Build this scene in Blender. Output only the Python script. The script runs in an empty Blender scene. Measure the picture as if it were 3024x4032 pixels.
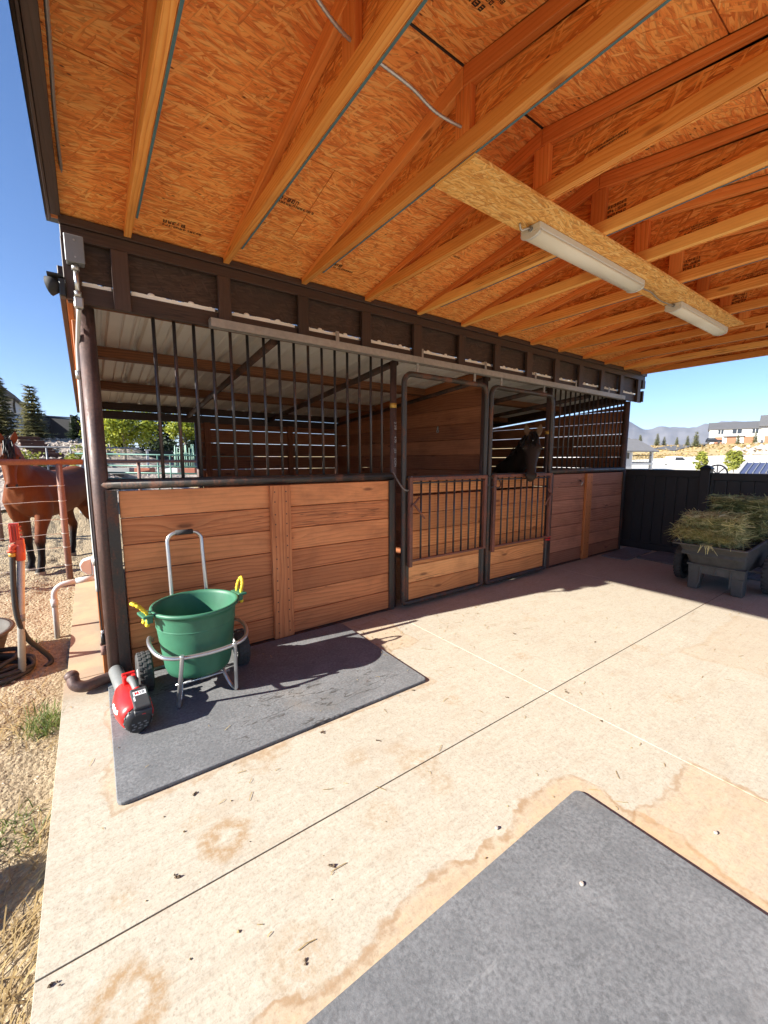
HAZE, SUN, SKY, EXPO = .00009, 4.4, .062, 1.78
import bpy, bmesh, math, random
from mathutils import Vector, Matrix, noise as mnoise
random.seed(7)
V = Vector
sc = bpy.context.scene
COL = sc.collection
rad = math.radians
BASE = {}

# ------------------------------------------------------------------ mesh builder
class MB:
    def __init__(s):
        s.v = []; s.f = []; s.uv = []; s.t = []; s.sm = []
    def face(s, idx, uv=None, tint=0.5, smooth=False):
        s.f.append(tuple(idx)); s.uv.append(uv or [(0, 0)] * len(idx)); s.t.append(tint); s.sm.append(smooth)
    def obox(s, c, h, ax=None, tint=None, along=None):
        """oriented box: centre, half sizes, 3 axes"""
        c = V(c); ax = ax or (V((1, 0, 0)), V((0, 1, 0)), V((0, 0, 1)))
        b = len(s.v)
        for k in range(8):
            sx = 1 if k & 1 else -1; sy = 1 if k & 2 else -1; sz = 1 if k & 4 else -1
            s.v.append(c + ax[0] * (h[0] * sx) + ax[1] * (h[1] * sy) + ax[2] * (h[2] * sz))
        L = along if along is not None else max(range(3), key=lambda i: h[i])
        ou, ov = random.uniform(0, 60), random.uniform(0, 60)
        if tint is None: tint = random.random()
        def uvof(k):
            sg = ((1 if k & 1 else -1), (1 if k & 2 else -1), (1 if k & 4 else -1))
            return [sg[i] * h[i] for i in range(3)]
        for q, n in (((0, 2, 3, 1), 2), ((4, 5, 7, 6), 2), ((0, 1, 5, 4), 1), ((2, 6, 7, 3), 1), ((0, 4, 6, 2), 0), ((1, 3, 7, 5), 0)):
            uv = []
            rest = [i for i in range(3) if i != n]
            if L in rest:
                o = [i for i in rest if i != L][0]
                for k in q:
                    p = uvof(k); uv.append((p[L] + ou, p[o] + ov + n * 1.7))
            else:
                for k in q:
                    p = uvof(k); uv.append((p[rest[0]] * 0.15 + ou, p[rest[1]] + ov))
            s.face([b + i for i in q], uv, tint)
        return s
    def box(s, lo, hi, tint=None, along=None):
        lo, hi = V(lo), V(hi)
        return s.obox((lo + hi) / 2, [abs(a) / 2 for a in (hi - lo)], None, tint, along)
    def beam(s, p0, p1, w, h, up=(0, 0, 1), tint=None):
        p0, p1 = V(p0), V(p1); d = p1 - p0; L = d.length; d = d / L
        side = V(up).cross(d).normalized(); u = d.cross(side)
        return s.obox((p0 + p1) / 2, (L / 2, w / 2, h / 2), (d, side, u), tint, 0)
    def rings(s, rings, closed=False, cap=True, smooth=True, tint=0.5, uvs=1.0):
        b = len(s.v); n = len(rings[0]); m = len(rings)
        for r in rings: s.v.extend(V(p) for p in r)
        acc = 0.0
        for i in range(m if closed else m - 1):
            j = (i + 1) % m
            step = (V(rings[i][0]) - V(rings[j][0])).length
            for k in range(n):
                l = (k + 1) % n
                s.face((b + i * n + k, b + i * n + l, b + j * n + l, b + j * n + k),
                       [(acc, k / n * .2), (acc, (k + 1) / n * .2), (acc + step, (k + 1) / n * .2), (acc + step, k / n * .2)], tint, smooth)
            acc += step
        if cap and not closed:
            s.face([b + k for k in range(n)][::-1], None, tint)
            s.face([b + (m - 1) * n + k for k in range(n)], None, tint)
        return s
    def tube(s, pts, r, n=10, closed=False, cap=True, tint=0.5):
        pts = [V(p) for p in pts]; m = len(pts)
        rs = r if isinstance(r, (list, tuple)) else [r] * m
        tan = []
        for i in range(m):
            a = pts[i - 1] if (i > 0 or closed) else pts[i]
            c = pts[(i + 1) % m] if (i < m - 1 or closed) else pts[i]
            tan.append((c - a).normalized())
        up = V((0, 0, 1)) if abs(tan[0].z) < .9 else V((1, 0, 0))
        x = up.cross(tan[0]).normalized(); R = []
        for i in range(m):
            x = (x - tan[i] * x.dot(tan[i])).normalized(); y = tan[i].cross(x)
            R.append([pts[i] + (x * math.cos(2 * math.pi * k / n) + y * math.sin(2 * math.pi * k / n)) * rs[i] for k in range(n)])
        return s.rings(R, closed, cap, True, tint)
    def cyl(s, p0, p1, r0, r1=None, n=14, tint=0.5, cap=True):
        return s.tube([p0, p1], [r0, r0 if r1 is None else r1], n, False, cap, tint)
    def lathe(s, prof, c=(0, 0, 0), n=28, axis='z', closed=False, cap=False, tint=.5):
        c = V(c); R = []
        for r, z in prof:
            ring = []
            for k in range(n):
                a = 2 * math.pi * k / n
                p = (r * math.cos(a), r * math.sin(a), z)
                if axis == 'x': p = (p[2], p[0], p[1])
                elif axis == 'y': p = (p[1], p[2], p[0])
                ring.append(c + V(p))
            R.append(ring)
        return s.rings(R, closed, cap, True, tint)
    def prism(s, poly, d, tint=.5, smooth=False):
        """planar polygon extruded by vector d"""
        b = len(s.v); n = len(poly); d = V(d)
        poly = [V(p) for p in poly]
        s.v.extend(poly); s.v.extend(p + d for p in poly)
        e1 = (poly[1] - poly[0]).normalized(); nn = d.normalized(); e2 = nn.cross(e1)
        ou = random.uniform(0, 50)
        uv = [((p - poly[0]).dot(e1) + ou, (p - poly[0]).dot(e2) + ou) for p in poly]
        s.face(list(range(b, b + n))[::-1], uv[::-1], tint)
        s.face(range(b + n, b + 2 * n), uv, tint)
        for i in range(n):
            j = (i + 1) % n
            L = (poly[i] - poly[j]).length
            s.face((b + i, b + j, b + n + j, b + n + i), [(ou, 0), (ou + L, 0), (ou + L, d.length), (ou, d.length)], tint, smooth)
        return s
    def sphere(s, c, r, n=10, m=7, tint=.5):
        c = V(c); r = V(r) if not isinstance(r, (int, float)) else V((r, r, r))
        R = []
        for i in range(1, m):
            t = math.pi * i / m
            R.append([c + V((r.x * math.sin(t) * math.cos(2 * math.pi * k / n), r.y * math.sin(t) * math.sin(2 * math.pi * k / n), -r.z * math.cos(t))) for k in range(n)])
        return s.rings(R, False, True, True, tint)
    def quad(s, a, b_, c, d, tint=.5, uv=None, smooth=False):
        b = len(s.v); s.v.extend(V(p) for p in (a, b_, c, d)); s.face((b, b + 1, b + 2, b + 3), uv, tint, smooth); return s
    def tri(s, a, b_, c, tint=.5):
        b = len(s.v); s.v.extend(V(p) for p in (a, b_, c)); s.face((b, b + 1, b + 2), None, tint); return s
    def grid(s, nx, ny, fn, tint=.5):
        b = len(s.v)
        for j in range(ny):
            for i in range(nx): s.v.append(V(fn(i / (nx - 1), j / (ny - 1))))
        for j in range(ny - 1):
            for i in range(nx - 1):
                q = (b + j * nx + i, b + j * nx + i + 1, b + (j + 1) * nx + i + 1, b + (j + 1) * nx + i)
                s.face(q, [(s.v[k].x, s.v[k].y) for k in q], tint, True)
        return s
    def add_mesh(s, me, M=None, tint=.5, smooth=False):
        b = len(s.v)
        for v in me.vertices: s.v.append((M @ v.co) if M else v.co.copy())
        for p in me.polygons: s.face([b + i for i in p.vertices], None, tint, smooth)
        return s
    def mesh(s, name, off):
        me = bpy.data.meshes.new(name)
        me.from_pydata([tuple(p - off) for p in s.v], [], s.f)
        uvl = me.uv_layers.new(name='UVMap')
        flat = []
        for u in s.uv:
            for a in u: flat.extend(a)
        uvl.data.foreach_set('uv', flat)
        at = me.attributes.new('tint', 'FLOAT', 'FACE'); at.data.foreach_set('value', s.t)
        me.polygons.foreach_set('use_smooth', s.sm)
        me.update()
        return me
    def build(s, name, mat, parent=None, bevel=0, loc=None, seg=1):
        """a part (parent given; verts in the same frame as the parent was placed in) or a top-level mesh based at loc"""
        off = BASE.get(parent.name, V((0, 0, 0))) if parent else V(loc or (0, 0, 0))
        me = s.mesh(name, off); o = bpy.data.objects.new(name, me); COL.objects.link(o)
        if mat: me.materials.append(mat)
        if parent: o.parent = parent
        else: o.location = off
        BASE[o.name] = off
        if bevel:
            m = o.modifiers.new('edge', 'BEVEL'); m.width = bevel; m.segments = seg; m.limit_method = 'ANGLE'; m.angle_limit = rad(40)
        return o

def tag(o, label=None, cat=None, group=None, kind=None):
    if label: o['label'] = label
    if cat: o['category'] = cat
    if group: o['group'] = group
    if kind: o['kind'] = kind
    return o
def thing(name, loc, label, cat, group=None, rot=None, local=False):
    o = bpy.data.objects.new(name, None); COL.objects.link(o)
    o.empty_display_size = .2
    o.location = loc
    if rot is not None: o.rotation_euler = (0, 0, rot)
    BASE[o.name] = V((0, 0, 0)) if (local or rot is not None) else V(loc)
    return tag(o, label, cat, group)
def kids(o): return [c for c in bpy.data.objects if c.parent == o]
def dup(o, parent=None, loc=None, rot=None, scale=None, label=None):
    c = o.copy(); COL.objects.link(c)
    if parent: c.parent = parent
    if loc is not None: c.location = loc
    if rot is not None: c.rotation_euler = (0, 0, rot)
    if scale is not None: c.scale = scale if not isinstance(scale, (int, float)) else (scale,) * 3
    if label: c['label'] = label
    BASE[c.name] = BASE.get(o.name, V((0, 0, 0)))
    for k in kids(o): dup(k, c)
    return c
def arc(c, r, a0, a1, e1, e2, n=6):
    c, e1, e2 = V(c), V(e1), V(e2)
    return [c + e1 * (r * math.cos(a0 + (a1 - a0) * i / n)) + e2 * (r * math.sin(a0 + (a1 - a0) * i / n)) for i in range(n + 1)]
def smooth_path(pts, n=6):
    """Catmull-Rom through pts"""
    pts = [V(p) for p in pts]; P = [pts[0]] + pts + [pts[-1]]; out = []
    for i in range(1, len(P) - 2):
        for k in range(n):
            t = k / n
            a, b, c, d = P[i - 1], P[i], P[i + 1], P[i + 2]
            out.append(.5 * ((2 * b) + (c - a) * t + (2 * a - 5 * b + 4 * c - d) * t * t + (3 * b - a - 3 * c + d) * t ** 3))
    out.append(pts[-1]); return out
def text_mesh(body, size, extrude=.0005, bold=0.0):
    cu = bpy.data.curves.new('lettering', 'FONT'); cu.body = body; cu.size = size; cu.extrude = extrude; cu.align_x = 'CENTER'; cu.align_y = 'CENTER'; cu.offset = bold
    o = bpy.data.objects.new('lettering', cu); COL.objects.link(o)
    dg = bpy.context.evaluated_depsgraph_get(); me = bpy.data.meshes.new_from_object(o.evaluated_get(dg))
    bpy.data.objects.remove(o); return me
def frame(o, x, y):
    """matrix with origin o, x axis, y axis (z = normal)"""
    x = V(x).normalized(); z = x.cross(V(y)).normalized(); y = z.cross(x)
    M = Matrix((x, y, z)).transposed().to_4x4(); M.translation = V(o); return M

# ------------------------------------------------------------------ node helpers
class NT:
    def __init__(s, name):
        s.m = bpy.data.materials.new(name); s.m.use_nodes = True
        s.t = s.m.node_tree; s.t.nodes.clear()
        s.out = s.t.nodes.new('ShaderNodeOutputMaterial')
    def n(s, ty, **kw):
        nd = s.t.nodes.new('ShaderNode' + ty)
        for k, v in kw.items(): setattr(nd, k, v)
        return nd
    def put(s, sock, v):
        if v is None: return
        if hasattr(v, 'is_output'): s.t.links.new(v, sock)
        elif isinstance(v, (tuple, list)) and len(v) == 3 and sock.type == 'RGBA': sock.default_value = (*v, 1)
        else: sock.default_value = v
    def math(s, op, a, b=None, c=None, clamp=False):
        nd = s.n('Math', operation=op, use_clamp=clamp); s.put(nd.inputs[0], a); s.put(nd.inputs[1], b); s.put(nd.inputs[2], c); return nd.outputs[0]
    def mul(s, a, b): return s.math('MULTIPLY', a, b)
    def add(s, a, b): return s.math('ADD', a, b)
    def sub(s, a, b): return s.math('SUBTRACT', a, b)
    def step(s, x, a, b):
        nd = s.n('MapRange', interpolation_type='SMOOTHSTEP'); s.put(nd.inputs[0], x); nd.inputs[1].default_value = a; nd.inputs[2].default_value = b
        return nd.outputs[0]
    def mix(s, f, a, b, mode='MIX'):
        nd = s.n('Mix', data_type='RGBA', blend_type=mode); s.put(nd.inputs[0], f); s.put(nd.inputs[6], a); s.put(nd.inputs[7], b); return nd.outputs[2]
    def fmix(s, f, a, b):
        nd = s.n('Mix', data_type='FLOAT'); s.put(nd.inputs[0], f); s.put(nd.inputs[2], a); s.put(nd.inputs[3], b); return nd.outputs[0]
    def ramp(s, f, stops):
        nd = s.n('ValToRGB'); s.put(nd.inputs[0], f); e = nd.color_ramp.elements
        while len(e) < len(stops): e.new(.5)
        for i, (p, c) in enumerate(stops): e[i].position = p; e[i].color = (*c, 1) if len(c) == 3 else c
        return nd.outputs[0]
    def noise(s, vec, scale, detail=3, rough=.5, dist=0, col=False):
        nd = s.n('TexNoise'); s.put(nd.inputs['Vector'], vec); nd.inputs['Scale'].default_value = scale; nd.inputs['Detail'].default_value = detail
        nd.inputs['Roughness'].default_value = rough; nd.inputs['Distortion'].default_value = dist
        return nd.outputs['Color' if col else 'Fac']
    def voro(s, vec, scale, feat='F1', out='Distance', rand=1, dim='3D'):
        nd = s.n('TexVoronoi', feature=feat, voronoi_dimensions=dim); s.put(nd.inputs['Vector'], vec); nd.inputs['Scale'].default_value = scale; nd.inputs['Randomness'].default_value = rand
        return nd.outputs[out]
    def map(s, vec, loc=(0, 0, 0), rot=(0, 0, 0), scale=(1, 1, 1)):
        nd = s.n('Mapping'); s.put(nd.inputs[0], vec); nd.inputs[1].default_value = loc; nd.inputs[2].default_value = rot; nd.inputs[3].default_value = scale; return nd.outputs[0]
    def obj(s): return s.n('TexCoord').outputs['Object']
    def uv(s): return s.n('TexCoord').outputs['UV']
    def sep(s, v):
        nd = s.n('SeparateXYZ'); s.put(nd.inputs[0], v); return nd.outputs
    def comb(s, x, y, z=0.0):
        nd = s.n('CombineXYZ'); s.put(nd.inputs[0], x); s.put(nd.inputs[1], y); s.put(nd.inputs[2], z); return nd.outputs[0]
    def tint(s): return s.n('Attribute', attribute_name='tint').outputs['Fac']
    def bump(s, h, strength=.5, dist=.01):
        nd = s.n('Bump'); nd.inputs['Strength'].default_value = strength; nd.inputs['Distance'].default_value = dist; s.put(nd.inputs['Height'], h); return nd.outputs[0]
    def finish(s, col, rough=.7, metal=0.0, normal=None, **kw):
        p = s.n('BsdfPrincipled'); s.put(p.inputs['Base Color'], col); s.put(p.inputs['Roughness'], rough); s.put(p.inputs['Metallic'], metal)
        if normal is not None: s.put(p.inputs['Normal'], normal)
        for k, v in kw.items(): s.put(p.inputs[k.replace('_', ' ')], v)
        s.t.links.new(p.outputs[0], s.out.inputs[0]); s.p = p; return s.m

def plain(name, col, rough=.5, metal=0.0, var=.12, scale=30, bump=.0, **kw):
    t = NT(name); o = t.obj(); n = t.noise(o, scale, 4, .6)
    c = t.mix(n, tuple(x * (1 - var * 1.6) for x in col), tuple(min(1, x * (1 + var * 1.6)) for x in col))
    n2 = t.noise(o, scale * .13, 3, .6)
    c = t.mix(t.mul(t.step(n2, .45, .75), .35), c, tuple(x * (1 - var * 2) for x in col))
    nb = t.bump(n, bump, .004) if bump else None
    return t.finish(c, t.fmix(n2, max(.03, rough - .08), min(1, rough + .1)), metal, nb, **kw)

def wood(name, lo, mid, hi, rough=.65, knots=1.0, ring=22, dirt=0.0, grey=0.0):
    t = NT(name); uv = t.uv(); u, v, _ = t.sep(uv)
    # knots
    kv = t.comb(t.mul(u, .75), t.mul(v, 2.6), 0.0)
    kd = t.voro(kv, 1.0, 'F1', 'Distance', 1.0, '2D')
    kbump = t.math('POWER', 2.718, t.mul(kd, -9.0))
    warp = t.noise(t.comb(t.mul(u, .8), t.mul(v, 3.5), 1.3), 1.0, 3, .5)
    fine = t.noise(t.comb(t.mul(u, 2.5), t.mul(v, 90), 0.0), 1.0, 4, .65)
    ph = t.add(t.mul(v, ring * 1.7), t.add(t.mul(warp, 5.0), t.mul(kbump, 2.6 * knots)))
    rg = t.math('FRACT', ph)
    rg = t.mul(t.math('POWER', rg, 2.2), t.sub(1.0, t.step(rg, .9, 1.0)))
    g = t.add(t.mul(rg, .37), t.mul(fine, .66))
    c = t.ramp(g, [(0.16, hi), (.45, mid), (.78, lo)])
    tn = t.tint()
    c = t.mix(t.mul(t.math('ABSOLUTE', t.sub(tn, .5)), 1.15), c, t.mix(t.step(tn, .4, .6), tuple(x * .55 for x in mid), tuple(min(1, x * 1.25) for x in hi)))
    blot = t.noise(t.comb(t.mul(u, 1.2), t.mul(v, 4), 4.0), 1.5, 4, .6)
    c = t.mix(t.mul(t.step(blot, .4, .72), .55), c, tuple(x * .62 for x in mid))
    kn = t.mul(t.sub(1.0, t.step(kd, .018 * knots, .06 * knots + .001)), 1.0 if knots else 0.0)
    c = t.mix(t.mul(kn, .75), c, tuple(x * .5 for x in lo))
    ck = t.noise(t.comb(t.mul(u, .9), t.mul(v, 26), 2.0), 1.0, 3, .5); cm = t.step(t.noise(t.comb(t.mul(u, .7), t.mul(v, 2.0), 7.0), 1.0, 2, .5), .58, .64)
    c = t.mix(t.mul(t.mul(t.sub(1.0, t.step(t.math('ABSOLUTE', t.sub(ck, .5)), .004, .016)), cm), .7), c, tuple(x * .4 for x in lo))
    if dirt:
        o = t.obj(); dn = t.noise(o, 2.2, 5, .65)
        c = t.mix(t.mul(t.step(dn, .48, .72), dirt), c, tuple(x * .45 for x in lo))
    nb = t.bump(g, .25, .003)
    return t.finish(c, t.fmix(fine, rough - .1, rough + .1), 0.0, nb)

def osb(name, cols, bright=1.0, rough=.75):
    t = NT(name); uv = t.uv()
    w = t.noise(uv, 1.2, 2, .5, 0, True)
    wv = t.n('VectorMath', operation='MULTIPLY_ADD'); t.put(wv.inputs[0], w); wv.inputs[1].default_value = (.25, .25, 0); t.put(wv.inputs[2], uv)
    base = None; hgt = None
    for i, (ang, sx, sy, th) in enumerate(((5, 8, 46, 0), (-18, 9.5, 58, .30), (24, 10, 66, .5), (-52, 13, 70, .82), (10, 11, 92, .45), (-8, 11, 108, .55), (60, 14, 92, .88))):
        p = t.map(wv.outputs[0], (i * 3.1, i * 1.7, 0), (0, 0, rad(ang)), (1, 1, 1))
        p = t.map(p, (0, 0, 0), (0, 0, 0), (sx, sy, 1))
        vn = t.n('TexVoronoi', feature='F1', voronoi_dimensions='2D'); t.put(vn.inputs['Vector'], p); vn.inputs['Scale'].default_value = 1
        r, g, b = t.sep(vn.outputs['Color'])
        streak = t.noise(t.comb(t.mul(t.sep(p)[0], .9), t.mul(t.sep(p)[1], 3.0), t.mul(r, 9)), 1.0, 4, .7)
        k = t.add(t.mul(g, .50), t.mul(streak, .50))
        edge = t.step(vn.outputs['Distance'], .42, .72)
        col = t.ramp(k, [(0.20, cols[0]), (.44, cols[1]), (.62, cols[2]), (.84, cols[3])])
        col = t.mix(t.mul(edge, .45), col, tuple(x * .55 for x in cols[0]))
        if base is None: base = col; hgt = k
        else:
            m = t.step(b, th, th + .02)
            base = t.mix(m, base, col); hgt = t.fmix(m, hgt, t.add(k, .1 * i))
    blot = t.noise(t.map(uv, scale=(1.2, 2.2, 1)), 1.6, 4, .65)
    base = t.mix(t.mul(t.step(blot, .5, .8), .40), base, tuple(x * .55 for x in cols[1]))
    fib = t.noise(t.map(uv, rot=(0, 0, .1), scale=(11, 60, 1)), 1.0, 5, .75)
    base = t.mix(t.mul(t.step(fib, .52, .68), .40), base, tuple(x * .6 for x in cols[0]))
    base = t.mix(t.mul(t.step(fib, .55, .25), .22), base, cols[3])
    spk = t.voro(t.map(uv, scale=(.55, 1.3, 1)), 10, 'F1', 'Distance', 1, '2D')
    gate_ = t.step(t.noise(uv, 3.1, 2, .5), .5, .58)
    base = t.mix(t.mul(t.sub(1.0, t.step(spk, .02, .07)), gate_), base, tuple(x * .22 for x in cols[0]))
    base = t.mix(1.0, base, t.ramp(t.tint(), [(0, (.93, .90, .87)), (.5, (1, 1, 1)), (1, (1.05, 1.07, 1.10))]), 'MULTIPLY')
    return t.finish(base, rough, 0, t.bump(hgt, .35, .003))

def rusty(name, steel, rust, amt=.5, rough=.6, metal=.35):
    t = NT(name); o = t.obj()
    n = t.noise(t.map(o, scale=(1, 1, .35)), 9, 5, .7); f = t.noise(o, 70, 3, .6)
    k = t.step(t.add(t.mul(n, .8), t.mul(f, .2)), .62 - amt * .35, .72 - amt * .2)
    c = t.mix(f, tuple(x * .7 for x in steel), tuple(x * 1.3 for x in steel))
    rc = t.mix(f, tuple(x * .6 for x in rust), tuple(min(1, x * 1.3) for x in rust))
    c = t.mix(k, c, rc)
    return t.finish(c, t.fmix(k, rough - .15, rough + .2), t.fmix(k, metal, 0.0), t.bump(f, .25, .002))
# ------------------------------------------------------------------ materials
M = {}
OSBC = [(.60, .135, .022), (.91, .295, .055), (.95, .40, .095), (.95, .54, .18)]
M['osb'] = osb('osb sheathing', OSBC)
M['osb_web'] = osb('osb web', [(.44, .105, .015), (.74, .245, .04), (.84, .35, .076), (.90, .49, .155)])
M['osb_light'] = osb('osb walk board', [(.58, .22, .045), (.84, .42, .10), (.92, .54, .17), (.95, .66, .29)])
M['osb_brown'] = osb('osb painted brown', [(.028, .014, .009), (.045, .023, .015), (.058, .031, .021), (.08, .047, .033)], rough=.6)
M['lumber'] = wood('fir lumber', (.52, .125, .022), (.84, .265, .055), (.91, .39, .11), .6, .7, 26)
M['lumber_b'] = wood('fir flange', (.58, .165, .028), (.86, .335, .068), (.93, .49, .145), .6, .7, 30)
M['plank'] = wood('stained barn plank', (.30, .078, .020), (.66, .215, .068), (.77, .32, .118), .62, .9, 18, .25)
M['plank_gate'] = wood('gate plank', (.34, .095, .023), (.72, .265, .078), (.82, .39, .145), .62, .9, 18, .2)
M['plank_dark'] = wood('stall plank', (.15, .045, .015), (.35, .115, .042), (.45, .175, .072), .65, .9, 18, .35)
M['plank_red'] = wood('weathered plank', (.22, .07, .034), (.42, .165, .085), (.52, .23, .13), .7, .9, 18, .3)
M['trim'] = wood('orange trim board', (.30, .075, .02), (.52, .17, .045), (.62, .25, .08), .6, .5, 24)
M['paint_brown'] = wood('brown painted wood', (.030, .0145, .010), (.050, .025, .017), (.064, .033, .023), .55, 0, 24)
M['black_fence'] = plain('black vinyl fence', (.016, .015, .018), .5, 0, .15, 14, .1)
M['steel'] = rusty('old steel pipe', (.055, .048, .042), (.15, .062, .035), .42)
M['steel_post'] = rusty('brown steel post', (.085, .054, .047), (.13, .07, .056), .55, .6, .2)
M['bar'] = rusty('stall bar', (.06, .055, .055), (.12, .055, .035), .35, .5, .4)
M['rust_pipe'] = rusty('rust pipe', (.19, .10, .078), (.25, .14, .11), .7, .7, .05)
M['rust_angle'] = rusty('rusty angle iron', (.13, .055, .038), (.24, .09, .055), .65, .65, .1)
M['galv'] = plain('galvanised steel', (.50, .49, .47), .42, .75, .12, 40, .1)
M['galv_dull'] = plain('dull galvanised track', (.36, .33, .30), .55, .5, .2, 25, .15)
M['chrome'] = plain('tube frame', (.60, .60, .59), .28, .85, .08, 40)
M['tin'] = plain('white ribbed roofing', (.84, .83, .79), .45, .15, .08, 3, 0)
M['white'] = plain('white plastic', (.62, .625, .61), .45, 0, .04, 20)
M['pvc'] = plain('white pvc', (.50, .505, .49), .45, 0, .06, 20)
M['grey_box'] = plain('grey steel box', (.22, .225, .235), .5, .3, .06, 30)
M['black'] = plain('black plastic', (.018, .018, .019), .45, 0, .2, 40, .1)
M['black_rub'] = plain('black rubber', (.028, .028, .029), .75, 0, .25, 25, .3)
M['tire'] = plain('dusty tyre', (.055, .054, .052), .85, 0, .3, 30, .3)
M['cart'] = plain('black cart plastic', (.085, .082, .074), .65, 0, .32, 14, .5)
M['tub_rub'] = plain('grey rubber tub', (.10, .088, .075), .8, 0, .25, 12, .3)
M['teal'] = plain('teal edge seal', (.07, .16, .19), .7, 0, .2, 60)
M['lens'] = plain('light diffuser', (.78, .75, .66), .35, 0, .02, 20)
M['green'] = plain('green tub plastic', (.038, .155, .088), .5, 0, .30, 7, .08)
M['yellow'] = plain('yellow rope', (.80, .58, .03), .7, 0, .15, 90, .4)
M['red'] = plain('red plastic', (.62, .018, .016), .35, 0, .05, 30)
M['red_dull'] = plain('red hydrant paint', (.44, .04, .025), .45, 0, .12, 30)
M['orange_red'] = plain('orange red cast', (.52, .075, .035), .45, 0, .12, 30)
M['blk_tool'] = plain('black tool plastic', (.022, .022, .023), .4, 0, .15, 40)
M['grey_tool'] = plain('grey tool plastic', (.17, .175, .17), .55, 0, .12, 60, .15)
M['white_mark'] = plain('white marking', (.80, .80, .79), .5, 0, .02, 20)
M['red_mark'] = plain('red marking', (.66, .03, .03), .5, 0, .02, 20)
M['ink'] = plain('black stamp ink', (.035, .014, .006), .8, 0, .5, 160)
M['hose'] = plain('black hose', (.03, .028, .026), .6, 0, .2, 30, .1)
M['wire'] = plain('fence wire', (.62, .60, .56), .5, .4, .1, 40)
M['foam'] = plain('foam closure', (.88, .86, .80), .8, 0, .05, 40, .3)
M['gold'] = plain('brass tape', (.62, .36, .07), .45, .3, .1, 40)
M['purlin'] = wood('stained purlin', (.06, .02, .008), (.20, .07, .022), (.30, .12, .045), .65, 1.0, 24, .5)
M['rafter'] = rusty('rafter pipe', (.05, .035, .03), (.12, .055, .035), .55)
M['rock'] = plain('pale rock', (.40, .34, .29), .9, 0, .25, 6, .5)
M['rail_tie'] = plain('brown timber tie', (.075, .03, .02), .85, 0, .2, 10, .3)
M['shingle'] = plain('dark shingle', (.095, .095, .10), .9, 0, .15, 3, 0)
M['shingle_gr'] = plain('grey shingle', (.17, .165, .165), .9, 0, .12, 2, 0)
M['siding'] = plain('white siding', (.62, .61, .58), .75, 0, .03, 2)
M['siding_gr'] = plain('pale grey siding', (.46, .46, .47), .75, 0, .03, 2)
M['glass_dark'] = plain('dark window', (.03, .035, .045), .12, 0, .1, 1)
M['garage'] = plain('brown garage door', (.28, .12, .06), .6, 0, .1, 3)
M['car_black'] = plain('black car paint', (.012, .012, .014), .2, 0, .05, 4)
M['car_white'] = plain('white car paint', (.70, .70, .70), .25, 0, .03, 4)
M['trunk'] = plain('bark', (.11, .08, .06), .9, 0, .3, 20, .5)
M['trunk_pale'] = plain('pale bark', (.34, .29, .24), .9, 0, .2, 20, .4)
M['blue_metal'] = plain('blue grey standing seam', (.10, .115, .20), .4, .2, .05, 3)
M['green_pipe'] = plain('green panel pipe', (.07, .16, .13), .45, .2, .1, 10)
M['green_stake'] = plain('pale green stake', (.35, .55, .42), .6, 0, .1, 10)
M['dark_rail'] = plain('dark rail', (.02, .02, .022), .6, 0, .2, 10)
M['grey_wood'] = plain('grey board', (.26, .27, .27), .8, 0, .15, 10)
M['brick'] = plain('brown planter', (.30, .10, .06), .8, 0, .2, 6)
M['asphalt'] = plain('asphalt', (.10, .10, .105), .9, 0, .1, 2)
M['screen'] = plain('black privacy screen', (.011, .011, .013), .8, 0, .2, 4)
def leafmat(name, a, b, c):
    t = NT(name); tn = t.tint(); col = t.ramp(tn, [(0, a), (.5, b), (1, c)])
    m = t.finish(col, .6, 0); 
    tr = t.n('BsdfTranslucent'); t.put(tr.inputs[0], t.mix(.5, col, c)); mx = t.n('MixShader'); mx.inputs[0].default_value = .3
    t.t.links.new(t.p.outputs[0], mx.inputs[1]); t.t.links.new(tr.outputs[0], mx.inputs[2]); t.t.links.new(mx.outputs[0], t.out.inputs[0]); return m
M['maple'] = leafmat('maple leaves', (.09, .13, .012), (.25, .30, .02), (.50, .50, .05))
M['conifer'] = leafmat('spruce needles', (.09, .10, .055), (.21, .21, .10), (.36, .33, .16))
M['conifer_dark'] = leafmat('dark needles', (.015, .028, .016), (.03, .05, .024), (.05, .075, .03))
M['sapling'] = leafmat('yellow green leaves', (.12, .15, .02), (.26, .28, .04), (.40, .38, .07))
M['hill_needles'] = leafmat('hill conifer needles', (.15, .17, .07), (.27, .28, .12), (.40, .38, .18))
M['grass'] = leafmat('grass blades', (.05, .09, .015), (.11, .17, .03), (.22, .26, .07))
M['hay'] = leafmat('hay stems', (.06, .085, .03), (.33, .35, .125), (.80, .73, .37))
M['straw'] = leafmat('straw', (.22, .15, .07), (.38, .27, .12), (.55, .42, .20))
def haircoat(name, c0, c1):
    t = NT(name); o = t.obj(); n = t.noise(t.map(o, scale=(20, 20, 4)), 3, 4, .6)
    return t.finish(t.mix(n, c0, c1), .55, 0, t.bump(n, .3, .004))
M['mane'] = haircoat('black mane', (.006, .005, .005), (.03, .026, .024))

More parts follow.
